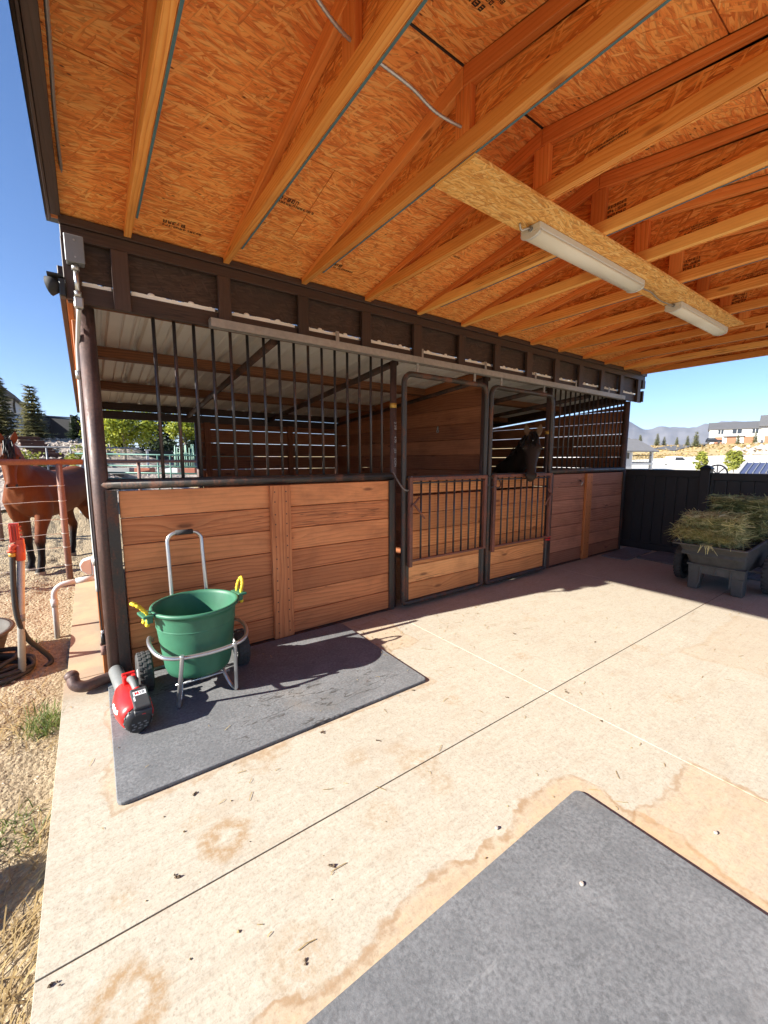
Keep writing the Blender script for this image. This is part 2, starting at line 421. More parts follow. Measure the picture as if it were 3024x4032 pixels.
# concrete -------------------------------------------------------------
def concrete():
    t = NT('broomed concrete'); o = t.obj(); x, y, z = t.sep(o)
    big = t.noise(o, .9, 5, .62); mid = t.noise(o, 6, 5, .65); fine = t.noise(o, 90, 3, .7)
    broom = t.noise(t.map(o, scale=(2.2, 85, 1)), 1, 3, .7)
    c = t.mix(big, (.41, .37, .29), (.53, .48, .38))
    c = t.mix(t.step(mid, .3, .75), t.mix(.0, c, c), t.mix(.35, c, (.36, .31, .25)))
    c = t.mix(t.mul(t.step(fine, .48, .68), .55), c, (.27, .225, .17))
    gr = t.noise(o, 34, 4, .75); c = t.mix(t.mul(t.step(gr, .50, .70), .55), c, (.29, .24, .18)); c = t.mix(t.mul(t.step(gr, .48, .30), .35), c, (.66, .59, .49))
    sm = t.noise(t.map(o, rot=(0, 0, .35), scale=(1, 2.6, 1)), 3.1, 5, .7); c = t.mix(t.mul(t.step(sm, .50, .70), .42), c, (.36, .285, .20))
    c = t.mix(t.mul(t.step(broom, .50, .72), .42), c, (.33, .285, .225))
    pore = t.voro(o, 46, 'F1', 'Distance')
    c = t.mix(t.mul(t.sub(1.0, t.step(pore, .08, .16)), t.mul(t.step(mid, .45, .6), .6)), c, (.22, .17, .12))
    n1 = t.noise(o, 2.6, 4, .55); n2 = t.noise(o, 11, 4, .6)
    n3 = t.noise(o, 34, 3, .6); wob = t.add(t.add(t.mul(t.sub(n1, .5), .30), t.mul(t.sub(n2, .5), .10)), t.mul(t.sub(n3, .5), .02))
    def rect(cx, cy, hx, hy):
        return t.math('MAXIMUM', t.sub(t.math('ABSOLUTE', t.sub(x, cx)), hx), t.sub(t.math('ABSOLUTE', t.sub(y, cy)), hy))
    def stain(c, d, off, fill, ring, fa, ra, w=.012):
        dd = t.add(d, wob); fa = t.mul(t.fmix(t.step(tv, .3, .6), 1.0, .65), fa); ra = t.mul(t.step(n2, .34, .56), ra)
        c = t.mix(t.mul(t.sub(1.0, t.step(dd, off - .05, off)), fa), c, fill)
        rg = t.mul(t.step(dd, off - w * 3.2, off - w), t.sub(1.0, t.step(dd, off - w * .6, off + w * .5)))
        return t.mix(t.mul(rg, ra), c, ring)
    tv = t.noise(o, 17, 5, .7); tan = t.mix(t.step(tv, .35, .7), (.52, .34, .18), (.40, .245, .12)); ring = (.30, .18, .085)
    c = stain(c, rect(.785, .25, .915, .605), .085, tan, ring, .62, .75)
    c = stain(c, rect(1.95, .0, .3, .55), .10, tan, ring, .5, .6)
    c = stain(c, rect(.89, 2.555, .89, .595), .03, tan, ring, .45, .5)
    c = stain(c, rect(4.35, .85, .6, .2), .06, (.42, .30, .185), (.36, .25, .145), .28, .35, .02)
    c = stain(c, rect(2.0, 2.75, .12, .25), .06, tan, ring, .45, .5)
    def blob(c, px, py, r, fa, ra, sx=1.0):
        dx = t.mul(t.sub(x, px), sx); dy = t.sub(y, py)
        d = t.sub(t.math('SQRT', t.add(t.mul(dx, dx), t.mul(dy, dy))), r)
        dd = t.add(d, t.add(t.mul(t.sub(n2, .5), .12), t.mul(t.sub(n1, .5), .1)))
        c = t.mix(t.mul(t.mul(t.sub(1.0, t.step(dd, -.06, .03)), fa), t.step(gr, .38, .62)), c, (.38, .26, .14))
        rg = t.mul(t.step(dd, -.035, -.004), t.sub(1.0, t.step(dd, .0, .05)))
        return t.mix(t.mul(t.mul(rg, ra), t.fmix(t.step(gr, .4, .6), .45, 1.0)), c, (.33, .215, .11))
    for a in ((.345, 1.563, .065, .12, .95), (-.02, 1.19, .08, .3, .95), (1.248, 1.436, .075, .5, .3), (.585, 1.895, .06, .1, .35), (.68, 1.93, .05, .1, .35),
              (.253, 1.708, .03, .6, .2), (-.01, 1.52, .028, .7, .2), (1.21, 1.56, .03, .6, .3), (1.24, 1.26, .04, .35, .3), (.9, 1.28, .04, .3, .25), (3.48, 1.345, .05, .6, .3), (.42, 1.0, .09, .45, .25),
              (1.0, 1.63, .035, .5, .3), (2.6, 1.8, .04, .4, .3), (1.75, 1.7, .03, .5, .3), (3.3, 2.2, .05, .4, .2), (2.9, .9, .03, .5, .3)): c = blob(c, *a)
    # soil swept against the stall front and over the left apron
    soil = t.math('MAXIMUM', t.step(t.add(y, t.mul(wob, 1.3)), 2.86, 3.25), 0.0)
    c = t.mix(t.mul(soil, .75), c, (.29, .215, .14))
    ap = t.mul(t.sub(1.0, t.step(x, -.05, .05)), t.step(t.add(y, wob), 2.9, 3.5))
    c = t.mix(t.mul(ap, t.fmix(t.step(n1, .42, .6), .15, .7)), c, (.48, .36, .22))
    far = t.mul(t.step(t.add(x, t.mul(wob, 2.0)), 3.6, 5.6), .25)
    c = t.mix(far, c, (.38, .31, .235))
    h = t.add(t.mul(fine, .5), t.add(t.mul(broom, .6), t.mul(mid, .6)))
    return t.finish(c, .88, 0, t.bump(h, .35, .004))
M['concrete'] = concrete()
def dirt(name, a, b, c_, sc_=1.0):
    t = NT(name); o = t.obj()
    n = t.noise(o, 1.4 * sc_, 5, .65); f = t.noise(o, 34 * sc_, 5, .7); g = t.voro(o, 40 * sc_, 'F1', 'Distance')
    c = t.mix(n, a, b); c = t.mix(t.step(f, .35, .75), c, c_)
    c = t.mix(t.mul(t.sub(1.0, t.step(g, .1, .4)), .35), c, tuple(x * .45 for x in a))
    return t.finish(c, .95, 0, t.bump(t.add(f, t.mul(g, -.6)), 1.0, .035))
M['dirt'] = dirt('corral dirt', (.25, .18, .105), (.40, .305, .185), (.50, .40, .26))
M['groundfar'] = dirt('dry grass hill', (.42, .30, .13), (.52, .40, .20), (.34, .25, .11), .04)
M['gravel'] = dirt('gravel bank', (.36, .30, .25), (.48, .41, .35), (.28, .22, .18), .3)
M['joint'] = plain('joint dirt', (.15, .10, .055), .95, 0, .4, 60, .4)
def matmat():
    t = NT('stall mat rubber'); o = t.obj()
    f = t.noise(o, 75, 5, .8); m = t.noise(o, 22, 5, .75); b = t.noise(o, 2.2, 5, .62)
    c = t.mix(t.step(t.add(t.mul(f, .80), t.mul(m, .20)), .30, .70), (.085, .087, .090), (.215, .22, .225))
    wv_ = t.noise(o, 48, 4, .8); c = t.mix(t.mul(t.step(wv_, .58, .72), .30), c, (.28, .285, .285))
    lo_ = t.noise(o, 5.5, 5, .7); c = t.mix(t.mul(t.step(lo_, .44, .62), .55), c, (.115, .118, .122))
    c = t.mix(t.mul(t.step(b, .44, .66), .45), c, t.mix(t.step(f, .4, .6), (.18, .183, .188), (.26, .262, .265)))
    sc_ = t.noise(t.map(o, rot=(0, 0, 1.1), scale=(1.2, 9, 1)), 2.6, 5, .7); c = t.mix(t.mul(t.step(sc_, .60, .70), .35), c, (.30, .30, .295))
    c = t.mix(t.mul(t.step(t.noise(o, 1.3, 4, .6), .56, .75), .35), c, (.24, .19, .13))
    cr = t.noise(t.map(o, rot=(0, 0, .5), scale=(1, 3.2, 1)), 1.9, 4, .6)
    line = t.sub(1.0, t.step(t.math('ABSOLUTE', t.sub(cr, .5)), .004, .012))
    msk = t.step(t.noise(o, 1.1, 2, .5), .54, .60)
    c = t.mix(t.mul(t.mul(line, msk), .7), c, (.035, .03, .025))
    return t.finish(c, .82, 0, t.bump(t.add(f, t.mul(m, .8)), .45, .004))
M['mat'] = matmat()

# ------------------------------------------------------------------ the setting
def lerp_tab(tab, x):
    if x <= tab[0][0]: return tab[0][1]
    for (a, b), (c, d) in zip(tab, tab[1:]):
        if x <= c:
            u = (x - a) / (c - a); u = u * u * (3 - 2 * u); return b + (d - b) * u
    return tab[-1][1]
LEFT = [(9.6, -.10), (13, .75), (16, 1.50), (19.5, 2.10), (24, 2.2), (40, 2.6), (400, 3)]
RIGHT = [(8, -.12), (14, -.35), (40, -.6), (62, .1), (95, 2.2), (128, 5.0), (142, 5.5), (260, 6.5), (600, -8), (2500, -20), (6000, -20)]
def gz(x, y):
    r = math.hypot(x, y)
    wr = min(1, max(0, (x - .45 * y - 1.0) / 4.0))
    zl = lerp_tab(LEFT, y)
    if x > .2: zl -= min(1, (x - .2) / 2.5) * max(0, zl + .1) * .25
    zr = lerp_tab(RIGHT, r)
    z = zl * (1 - wr) + zr * wr
    if y > 10 and wr < 1: z += .12 * mnoise.noise((x * .9, y * .9, 0)) * (1 - wr)
    if r > 60: z += .7 * mnoise.noise((x * .03, y * .03, 3)) * min(1, (r - 60) / 40)
    return z
# one ground sheet, polar so it is fine near and reaches the horizon
mb = MB(); radii = []; r = .6
while r < 5200: radii.append(r); r *= 1.085 if r > 9 else 1.05
NA = 220
def gp(i, j):
    a = 2 * math.pi * i / NA; x, y = radii[j] * math.sin(a), radii[j] * math.cos(a); z = gz(x, y)
    inside = (-.3 < x < 9.5 and -3.2 < y < 3.6) or (-.26 < x < .2 and 3.3 < y < 6.4) or (0 < x < 7.4 and 3.2 < y < 7)
    if -6 < x < 9 and -3.5 < y < 11.5: z = min(z, -.10) - .12
    return (x, y, z)
b0 = 0
mb.v = [V(gp(i, j)) for j in range(len(radii)) for i in range(NA)]
for j in range(len(radii) - 1):
    for i in range(NA):
        k = (i + 1) % NA; mb.face((j * NA + i, j * NA + k, (j + 1) * NA + k, (j + 1) * NA + i), None, .5, True)
tag(mb.build('ground', M['groundfar'], None), kind='structure')
# corral dirt: fine relief next to the slab
def yz(x, y):
    z = gz(x, y) if y > 9 else -.10
    e = min(1, max(0, (-.235 - x) / .25)) if y < 6.4 else 1
    h = .018 * mnoise.noise((x * 7, y * 7, 1)) + .012 * mnoise.noise((x * 19, y * 19, 5)) + .03 * mnoise.noise((x * 1.6, y * 1.6, 8))
    if y > 5.5: h += (.035 * mnoise.noise((x * 5, y * 5, 2)) + .02 * abs(mnoise.noise((x * 11, y * 11, 2)))) * min(1, (y - 5.5) / 1.5)
    return z + h * (.5 + .5 * e) + .012
mb = MB()
mb.grid(150, 380, lambda u, w: (-5.0 + 4.82 * (u ** .6), -1.6 + 13.2 * w, yz(-5.0 + 4.82 * (u ** .6), -1.6 + 13.2 * w)))
tag(mb.build('corral_dirt', M['dirt'], None), kind='structure')
mb = MB(); mb.grid(70, 60, lambda u, w: (-.18 + 7.6 * u, 6.3 + 5.3 * w, yz(-.18 + 7.6 * u, 6.3 + 5.3 * w) + .002))
tag(mb.build('paddock_dirt', M['dirt'], None), kind='structure')
mb = MB(); mb.grid(40, 30, lambda u, w: (.1 + 7.2 * u, 3.36 + 3.2 * w, -.02 + .02 * mnoise.noise((u * 20, w * 12, 0))))
tag(mb.build('stall_floor', M['dirt'], None), kind='structure')
# gravel bank with the steps (left, behind the corral)
mb = MB(); mb.grid(130, 130, lambda u, w: (-9 + 9.6 * u, 11.6 + 11 * w, gz(-9 + 9.6 * u, 11.6 + 11 * w) + .05 + .10 * abs(mnoise.noise((-9 + 9.6 * u * 4.2, w * 46, 3)))))
tag(mb.build('gravel_bank', M['gravel'], None), kind='structure')
mb = MB(); mb.grid(50, 50, lambda u, w: (.55 + 7 * u, 11.6 + 9 * w, gz(.55 + 7 * u, 11.6 + 9 * w) + .04 + .03 * mnoise.noise((u * 30, w * 40, 3))))
tag(mb.build('gravel_yard', M['gravel'], None), kind='structure')

# concrete slab in cells with tooled joints
mb = MB()
XS = [-.235, 2.32, 5.2, 8.2]; YS = [-3.2, -1.6, 1.405, 3.38]
for i in range(3):
    for j in range(3):
        g = .0032
        mb.box((XS[i] + (g if i else 0), YS[j] + g, -.16), (XS[i + 1] - g, YS[j + 1] - g, 0), .5)
mb.box((-.222, 3.389, -.16), (.12, 6.13, -.002), .5)
slab = tag(mb.build('concrete_slab', M['concrete'], None, bevel=.001, seg=1), kind='structure')
mb = MB(); mb.box((-.21, -3.1, -.16), (8.1, 3.37, -.005))
tag(mb.build('joint_soil', M['joint'], None), kind='structure')

# mountains far off, a real ridge with depth
def mtn(u, w):
    az = rad(40) + rad(52) * u; d = 3000 + 2200 * w
    x, y = d * math.sin(az), d * math.cos(az)
    q = math.degrees(az)
    crest = 205 + 40 * math.sin(q * .42 + .9) + 26 * mnoise.noise((q * .45, 0, 1)) - max(0, q - 68) * 9
    rid = mnoise.noise((q * .9, w * 4, 2)) * 70 + abs(mnoise.noise((q * 2.1, w * 7, 5))) * 60
    prof = math.sin(min(1, w / .42) * math.pi / 2) if w < .42 else 1 - (w - .42) * .8
    return (x, y, -25 + (crest + 40) * prof * 1.35 + rid * prof * (1 - prof * .75))
mb = MB(); mb.grid(150, 40, mtn)
mtnm = plain('mountain rock', (.15, .145, .15), .95, 0, .35, .004)
tag(mb.build('mountains', mtnm, None), kind='structure')
# ------------------------------------------------------------------ stall barn
barn = thing('horse_barn', (3.65, 5.0, 0), 'open-front horse stall row with stained plank walls, steel bars and two sliding gates', 'barn')
FY = 3.25; BY = 6.86
def roofz(y): return 2.56 - .083 * (y - 3.2)      # underside of the tin
def planks(mb, x0, x1, z0, n, h, y0, y1, gap=.004, jit=.004):
    for i in range(n):
        d = random.uniform(-jit, jit)
        mb.box((x0, y0 + d, z0 + i * h + gap / 2), (x1, y1 + d, z0 + (i + 1) * h - gap / 2), None, 0)
# front posts
for x, r, nm in ((.06, .048, 'corner'), (2.445, .032, ''), (3.755, .036, ''), (5.03, .036, ''), (7.2, .048, '')):
    mb = MB(); mb.cyl((x, FY, -.02), (x, FY, 2.425), r, n=18); mb.build('post', M['steel_post'], barn)
# fill the gate post with stencil lettering
po = [o for o in kids(barn) if o.name.startswith('post')][1]
for tx_, tz_ in (('2 3/8', 1.82), ('4.70', 1.69), ('J55', 1.58), ('DOM', 1.47)):
    tm = text_mesh(tx_, .036)
    mb = MB(); mb.add_mesh(tm, frame((2.445, FY - .0335, tz_), (0, 0, -1), (1, 0, 0))); mb.build('stencil_lettering', M['galv'], po)
mb = MB(); mb.cyl((2.445, FY, 1.99), (2.445, FY, 2.035), .0335, n=18); mb.build('tape_band', M['gold'], po)
po3 = [o for o in kids(barn) if o.name.startswith('post')][3]
mb = MB(); mb.cyl((5.03, FY, 1.83), (5.03, FY, 1.875), .0375, n=18); mb.build('tape_band', M['gold'], po3)
# back and side posts
for x, y in ((.06, BY), (1.41, BY), (3.85, BY), (5.5, BY), (7.2, BY), (.06, 5.05)):
    mb = MB(); mb.cyl((x, y, -.05), (x, y, roofz(y) - .1), .04, n=14); mb.build('post', M['steel_post'], barn)
# lower front panels
def panel(x0, x1, mat, bx0, bx1, name='front_panel', bmat=None):
    mb = MB(); planks(mb, x0, x1, .012, 7, .183, 3.205, 3.243, .005)
    p = mb.build(name, mat, barn, bevel=.003)
    mb = MB(); mb.box((bx0, 3.168, .01), (bx1, 3.203, 1.292), .45, 2)
    for zz in [.012 + .183 * i + q for i in range(7) for q in (.05, .13)]:
        for xx in (bx0 + .035, bx1 - .04):
            pass
    mb.build('batten', bmat or mat, p, bevel=.003)
    for i in range(7):
        for q in (.05, .13):
            for xx in (bx0 + .035, bx1 - .04):
                mb = MB(); mb.cyl((xx, 3.1665, .012 + .183 * i + q), (xx, 3.169, .012 + .183 * i + q), .0055, n=8); mb.build('screw', M['black'], p)
    return p
panel(.155, 2.405, M['plank'], 1.165, 1.335)
panel(5.08, 7.14, M['plank_red'], 5.955, 6.115, bmat=M['trim'])
# U channels that hold the planks
for x, s in ((.115, 1), (2.385, -1), (5.085, 1), (7.15, -1)):
    mb = MB(); mb.box((x - .03, 3.185, 0), (x + .03, 3.20, 1.30)); mb.box((x - .03 * s - .004, 3.19, 0.002), (x - .03 * s + .004, 3.25, 1.298))
    mb.build('plank_channel', M['steel'], barn)
for x0, x1 in ((5.06, 7.17), (.16, 2.40)):
    mb = MB(); mb.box((x0, 3.18, -.004), (x1, 3.252, .010)); mb.build('sill_angle', M['steel'], barn)
# mid rails
for x0, x1 in ((.06, 2.43), (5.03, 7.2)):
    mb = MB(); mb.cyl((x0, FY - .012, 1.335), (x1, FY - .012, 1.335), .036, n=16); mb.build('mid_rail', M['steel'], barn)
# vertical bars
for i in range(16):
    mb = MB(); x = .43 + .1253 * i; mb.cyl((x, FY, 1.36), (x, FY, 2.44), .0115, n=8); mb.build('bar', M['bar'], barn)
for i in range(16):
    mb = MB(); x = 5.16 + .1235 * i; mb.cyl((x, FY, 1.36), (x, FY, 2.44), .0115, n=8); mb.build('bar', M['bar'], barn)
# roof
RX0, RX1, RY0, RY1 = -.03, 7.36, 3.205, 7.1
mb = MB()
prof = []
x = RX0
while x < RX1:
    prof += [(x, 0), (x + .075, 0), (x + .085, .006), (x + .095, 0), (x + .15, 0), (x + .16, .006), (x + .17, 0), (x + .185, 0), (x + .20, .024), (x + .225, .024), (x + .24, 0)]
    x += .24
for (a, za), (b, zb) in zip(prof, prof[1:]):
    for s in (0,):
        mb.quad((a, RY0, roofz(RY0) + za), (a, RY1, roofz(RY1) + za), (b, RY1, roofz(RY1) + zb), (b, RY0, roofz(RY0) + zb))
rf = mb.build('roof', M['tin'], barn)
sm = rf.modifiers.new('thick', 'SOLIDIFY'); sm.thickness = .0012; sm.offset = 1
for y in (3.3, 4.42, 5.64, 6.80):
    mb = MB(); z = roofz(y) - .003
    mb.obox((3.66, y, z - .045), (3.60, .045, .0445), (V((1, 0, 0)), V((0, 1, -.083)).normalized(), V((0, .083, 1)).normalized()), .5, 0)
    mb.build('purlin', M['purlin'] if y != 6.80 else M['paint_brown'], barn, bevel=.004)
mb = MB()
mb.box((.02, 6.82, 2.05), (7.3, 6.86, roofz(6.84) - .1)); mb.build('back_beam', M['paint_brown'], barn)
for x in (.06, 1.28, 2.50, 3.85, 5.03, 6.1, 7.2):
    mb = MB(); mb.cyl((x, 3.28, roofz(3.28) - .125), (x, BY, roofz(BY) - .125), .032, n=12); mb.build('rafter', M['rafter'], barn)
# planked inner walls
def xwall(x0, x1, z0, h, y0, y1, ztop, gaps, mat, name):
    """wall along Y at x0..x1; boards stop under the sloping roof"""
    mb = MB(); z = z0; i = 0
    while z < 2.6:
        g = gaps[i % len(gaps)]
        zt = z + h - g
        # where board's top meets the roof line
        lim = lambda y: ztop + roofz(y) - roofz(3.3)
        d = random.uniform(-.004, .004)
        if lim(y1) >= zt: mb.box((x0 + d, y0, z), (x1 + d, y1, zt), None, 1)
        elif lim(y0) > z + .01:
            cr = lambda q: 3.3 + (ztop - q) / .083
            pl = [(y0, z)]
            pl += [(y1, z), (y1, lim(y1))] if lim(y1) > z else [(cr(z), z)]
            pl += [(cr(zt), zt), (y0, zt)] if lim(y0) > zt else [(y0, lim(y0))]
            mb.prism([(x0 + d, a, b) for a, b in pl][::-1], (x1 - x0, 0, 0), random.random())
        z += h; i += 1
    return mb.build(name, mat, barn, bevel=.003)
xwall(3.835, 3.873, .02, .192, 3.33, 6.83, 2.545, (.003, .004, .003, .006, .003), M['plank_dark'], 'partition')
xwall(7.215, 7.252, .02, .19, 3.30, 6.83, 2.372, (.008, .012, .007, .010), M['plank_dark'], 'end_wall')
mb = MB(); mb.prism([(7.20, 3.3, roofz(3.3) - .15), (7.20, 6.83, roofz(6.83) - .15), (7.20, 6.83, roofz(6.83) - .002), (7.20, 3.3, roofz(3.3) - .002)], (.05, 0, 0), .5); mb.build('rake_plate', M['paint_brown'], barn)
xwall(.025, .058, .02, .19, 3.42, 6.83, 2.33, (.003, .004), M['trim'], 'side_wall')
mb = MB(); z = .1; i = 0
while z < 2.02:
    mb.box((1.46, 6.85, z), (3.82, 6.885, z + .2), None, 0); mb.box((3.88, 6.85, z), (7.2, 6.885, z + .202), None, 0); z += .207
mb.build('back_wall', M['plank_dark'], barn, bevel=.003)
for xx in (1.50, 2.85, 5.4):
    mb = MB(); mb.box((xx, 6.80, .05), (xx + .09, 6.848, 2.06), .3, 2); mb.build('wall_stud', M['plank_dark'], barn)
# snap hook on the partition
mb = MB(); mb.tube(arc((3.825, 4.10, 1.87), .018, 0, 2 * math.pi, (0, 1, 0), (0, 0, 1), 12)[:-1], .006, 6, True); mb.tube([(3.83, 4.10, 1.93), (3.822, 4.10, 1.89)], .011, 8); mb.build('tie_ring', M['galv'], barn)
# outer side trim, barge board
mb = MB(); mb.obox((-.012, 5.15, roofz(5.15) - .035), (.016, 1.93, .075), (V((1, 0, 0)), V((0, 1, -.083)).normalized(), V((0, .083, 1)).normalized()), .5, 1)
mb.build('barge_board', M['trim'], barn, bevel=.003)
mb = MB(); mb.obox((-.043, 5.15, roofz(5.15) - .02), (.0145, 1.97, .085), (V((1, 0, 0)), V((0, 1, -.083)).normalized(), V((0, .083, 1)).normalized()), .5, 1)
mb.build('fascia_trim', M['paint_brown'], barn, bevel=.003)
mb = MB(); mb.box((-.012, 3.30, .02), (.0225, 3.40, 2.36), .6, 2); mb.build('corner_trim', M['trim'], barn, bevel=.003)
mb = MB(); mb.box((-.01, 3.42, .0), (.023, 4.9, .10), .5, 1); mb.build('skirt_board', M['rail_tie'], barn, bevel=.004)
# sliding gate track with brackets
mb = MB()
tx0, tx1 = .76, 6.76
mb.box((tx0, 3.085, 2.405), (tx1, 3.09, 2.462)); mb.box((tx0, 3.145, 2.405), (tx1, 3.15, 2.462)); mb.box((tx0, 3.0902, 2.457), (tx1, 3.1448, 2.462))
mb.box((tx0, 3.0902, 2.405), (tx1, 3.108, 2.410)); mb.box((tx0, 3.127, 2.405), (tx1, 3.1448, 2.410))
track = mb.build('gate_track', M['galv_dull'], barn)
for x in (1.774, 2.706, 3.622, 4.536, 5.45, 6.348):
    mb = MB(); mb.box((x - .016, 3.132, 2.463), (x + .016, 3.137, 2.555)); mb.box((x - .016, 3.137, 2.463), (x + .016, 3.152, 2.467))
    mb.cyl((x, 3.128, 2.535), (x, 3.133, 2.535), .009, n=8); mb.build('track_bracket', M['galv_dull'], track)

# sliding gates ----------------------------------------------------------
def gate(x0, x1, ncut, grille, latch_side):
    g = thing('stall_gate', (0, 0, 0), None, None); g.parent = barn; BASE[g.name] = V((3.65, 5.0, 0))
    y = 3.12; z0, z1, r, c = .055, 2.30, .027, .09
    pts = []
    pts += arc((x0 + c, y, z1 - c), c, math.pi, math.pi / 2, (1, 0, 0), (0, 0, 1))
    pts += arc((x1 - c, y, z1 - c), c, math.pi / 2, 0, (1, 0, 0), (0, 0, 1))
    pts += [V((x1, y, 1.5)), V((x1, y, .6))]
    pts += arc((x1 - .03, y, z0 + .03), .03, 0, -math.pi / 2, (1, 0, 0), (0, 0, 1), 3)
    pts += arc((x0 + .03, y, z0 + .03), .03, -math.pi / 2, -math.pi, (1, 0, 0), (0, 0, 1), 3)
    pts += [V((x0, y, .6)), V((x0, y, 1.5))]
    mb = MB(); mb.tube(pts, r, 12, True); mb.build('gate_frame', M['steel'], g)
    for s in (x0 + .045, x1 - .045):
        mb = MB(); mb.box((s - .018, y - .012, z0 + .03), (s + .018, y + .02, 1.30)); mb.build('plank_channel', M['steel'], g)
    mb = MB(); h = .176
    for i in range(7):
        gp_ = .022 if i == 6 else .005
        mb.box((x0 + .05, y - .008 + random.uniform(-.003, .003), .085 + i * h + (gp_ if i == 6 else gp_ / 2)), (x1 - .05, y + .028, .085 + (i + 1) * h - .0025), None, 0)
    mb.build('plank_panel', M['plank_gate'], g, bevel=.003)
    gx0, gx1, gz0, gz1 = grille; gy = y - .05
    mb = MB(); a = .042
    mb.box((gx0, gy - .018, gz0 - .05), (gx0 + a, gy + .018, gz1)); mb.box((gx1 - a, gy - .018, gz0), (gx1, gy + .018, gz1))
    mb.box((gx0 + a + .0005, gy - .017, gz1 - .035), (gx1 - a - .0005, gy + .017, gz1 - .001)); mb.box((gx0 + a + .0005, gy - .016, gz0 + .002), (gx1 - a - .0005, gy + .014, gz0 + .022))
    mb.build('grille_frame', M['rust_angle'], g, bevel=.003)
    mb = MB(); mb.cyl((gx0 + a, gy, gz1 - .055), (gx1 - a, gy, gz1 - .055), .009, n=8); mb.build('grille_rail', M['bar'], g)
    for i in range(ncut):
        x = gx0 + a + (gx1 - gx0 - 2 * a) * (i + 1) / (ncut + 1)
        mb = MB(); mb.cyl((x, gy, gz0 + .02), (x, gy, gz1 - .035), .0105, n=8); mb.build('grille_bar', M['bar'], g)
    lx = gx0 + .06 if latch_side < 0 else gx1 - .06; d = -latch_side
    mb = MB(); mb.cyl((lx - .05 * d, gy - .03, 1.04), (lx + .05 * d, gy - .03, 1.13), .011, n=8); mb.cyl((lx - .02 * d, gy - .03, 1.07), (lx + .11 * d, gy - .04, .92), .010, n=8)
    mb.build('latch', M['rust_angle'], g)
    for x in (x0 + .16, x1 - .2):
        mb = MB(); mb.box((x - .016, y - .005, z1 + r - .004), (x + .016, y + .001, 2.41)); mb.cyl((x, y - .011, z1 + .065), (x, y - .005, z1 + .065), .009, n=8)
        mb.build('hanger_strap', M['galv_dull'], g)
    mb = MB(); mb.box((x0 + .06, y + .0, 1.305), (x1 - .06, y + .035, 1.335)); mb.build('top_strap', M['steel'], g)
    return g
g1 = gate(2.475, 3.635, 8, (2.50, 3.62, .49, 1.325), -1)
g2 = gate(3.715, 4.90, 8, (3.735, 4.88, .48, 1.325), 1)
# red tie on second gate, ring
mb = MB(); mb.tube(arc((4.915, 3.115, .44), .036, 0, 2 * math.pi, (1, 0, 0), (0, 1, 0), 14)[:-1], .012, 6, True); mb.tube(arc((4.915, 3.115, .475), .036, 0, 2 * math.pi, (1, 0, 0), (0, 1, 0), 14)[:-1], .012, 6, True)
mb.build('red_strap', M['red'], g2)
for x, z in ((3.685, 1.245), (3.80, 1.235)):
    mb = MB(); mb.tube(arc((x, 3.07, z), .062, 0, 2 * math.pi, (1, 0, 0), (0, .3, 1), 18)[:-1], .008, 6, True); mb.build('hold_ring', M['steel'], g2)
# bucket hook on the right panel, on the red planks
mb = MB(); mb.tube([(5.83, 3.20, 1.19), (5.80, 3.155, 1.17), (5.77, 3.15, 1.13)], .012, 8); mb.build('panel_hook', M['galv_dull'], barn)
# latch chain on the first gate post
ch = thing('latch_chain', (2.45, 3.08, 1.30), 'short chain looped round the post left of the first gate', 'chain')
pts = smooth_path([(2.385, 3.16, 1.37), (2.40, 3.10, 1.28), (2.44, 3.07, 1.215), (2.50, 3.07, 1.205), (2.545, 3.075, 1.26), (2.55, 3.085, 1.33)], 6)
for i in range(len(pts) - 1):
    a, b = pts[i], pts[i + 1]; d = (b - a).normalized(); s = V((0, 1, 0)) if i % 2 else d.cross(V((0, 1, 0))).normalized()
    mid = (a + b) / 2; mb = MB()
    mb.tube([mid + d * .013 * math.cos(t) + s * .006 * math.sin(t) for t in [2 * math.pi * k / 10 for k in range(10)]], .0021, 5, True)
    mb.build('chain_link', M['galv_dull'], ch)

# ------------------------------------------------------------------ canopy roof
can = thing('canopy_roof', (3.65, 1.45, 2.85), 'timber canopy with orange strand board ceiling on open rafters over the concrete', 'canopy roof')
RID, ZR, ZE = 1.44, 3.20, 2.885       # ridge y, underside of deck at ridge / at y=3.15
SL = (ZR - ZE) / (3.15 - RID)
def dz(y): return ZR - SL * abs(y - RID)
Y0, Y1 = -.62, 3.19
CX0, CX1 = -.075, 7.43
def deck_piece(mb, x0, x1, ya, yb, off, th, along=0):
    za, zb = dz(ya) + off, dz(yb) + off
    b = len(mb.v)
    for (y, z) in ((ya, za), (yb, zb)):
        for x in (x0, x1):
            for t in (0, th): mb.v.append(V((x, y, z + t)))
    ou, ov = random.uniform(0, 50), random.uniform(0, 50)
    I = lambda yi, xi, ti: b + yi * 4 + xi * 2 + ti
    uv = [(ou + x0, ov + ya), (ou + x1, ov + ya), (ou + x1, ov + yb), (ou + x0, ov + yb)]
    q = [I(0, 0, 0), I(0, 1, 0), I(1, 1, 0), I(1, 0, 0)]
    mb.face(q[::-1], uv[::-1], random.uniform(.25, .95)); mb.face([I(0, 0, 1), I(0, 1, 1), I(1, 1, 1), I(1, 0, 1)], uv, .5)
    for a, c in ((I(0, 0, 0), I(0, 1, 0)), (I(0, 1, 0), I(1, 1, 0)), (I(1, 1, 0), I(1, 0, 0)), (I(1, 0, 0), I(0, 0, 0))):
        mb.face((a, c, c + 1, a + 1), [(0, 0), (1, 0), (1, .02), (0, .02)], .5)
mb = MB()
seams = [3.19, 2.76, 2.16, 1.4415]
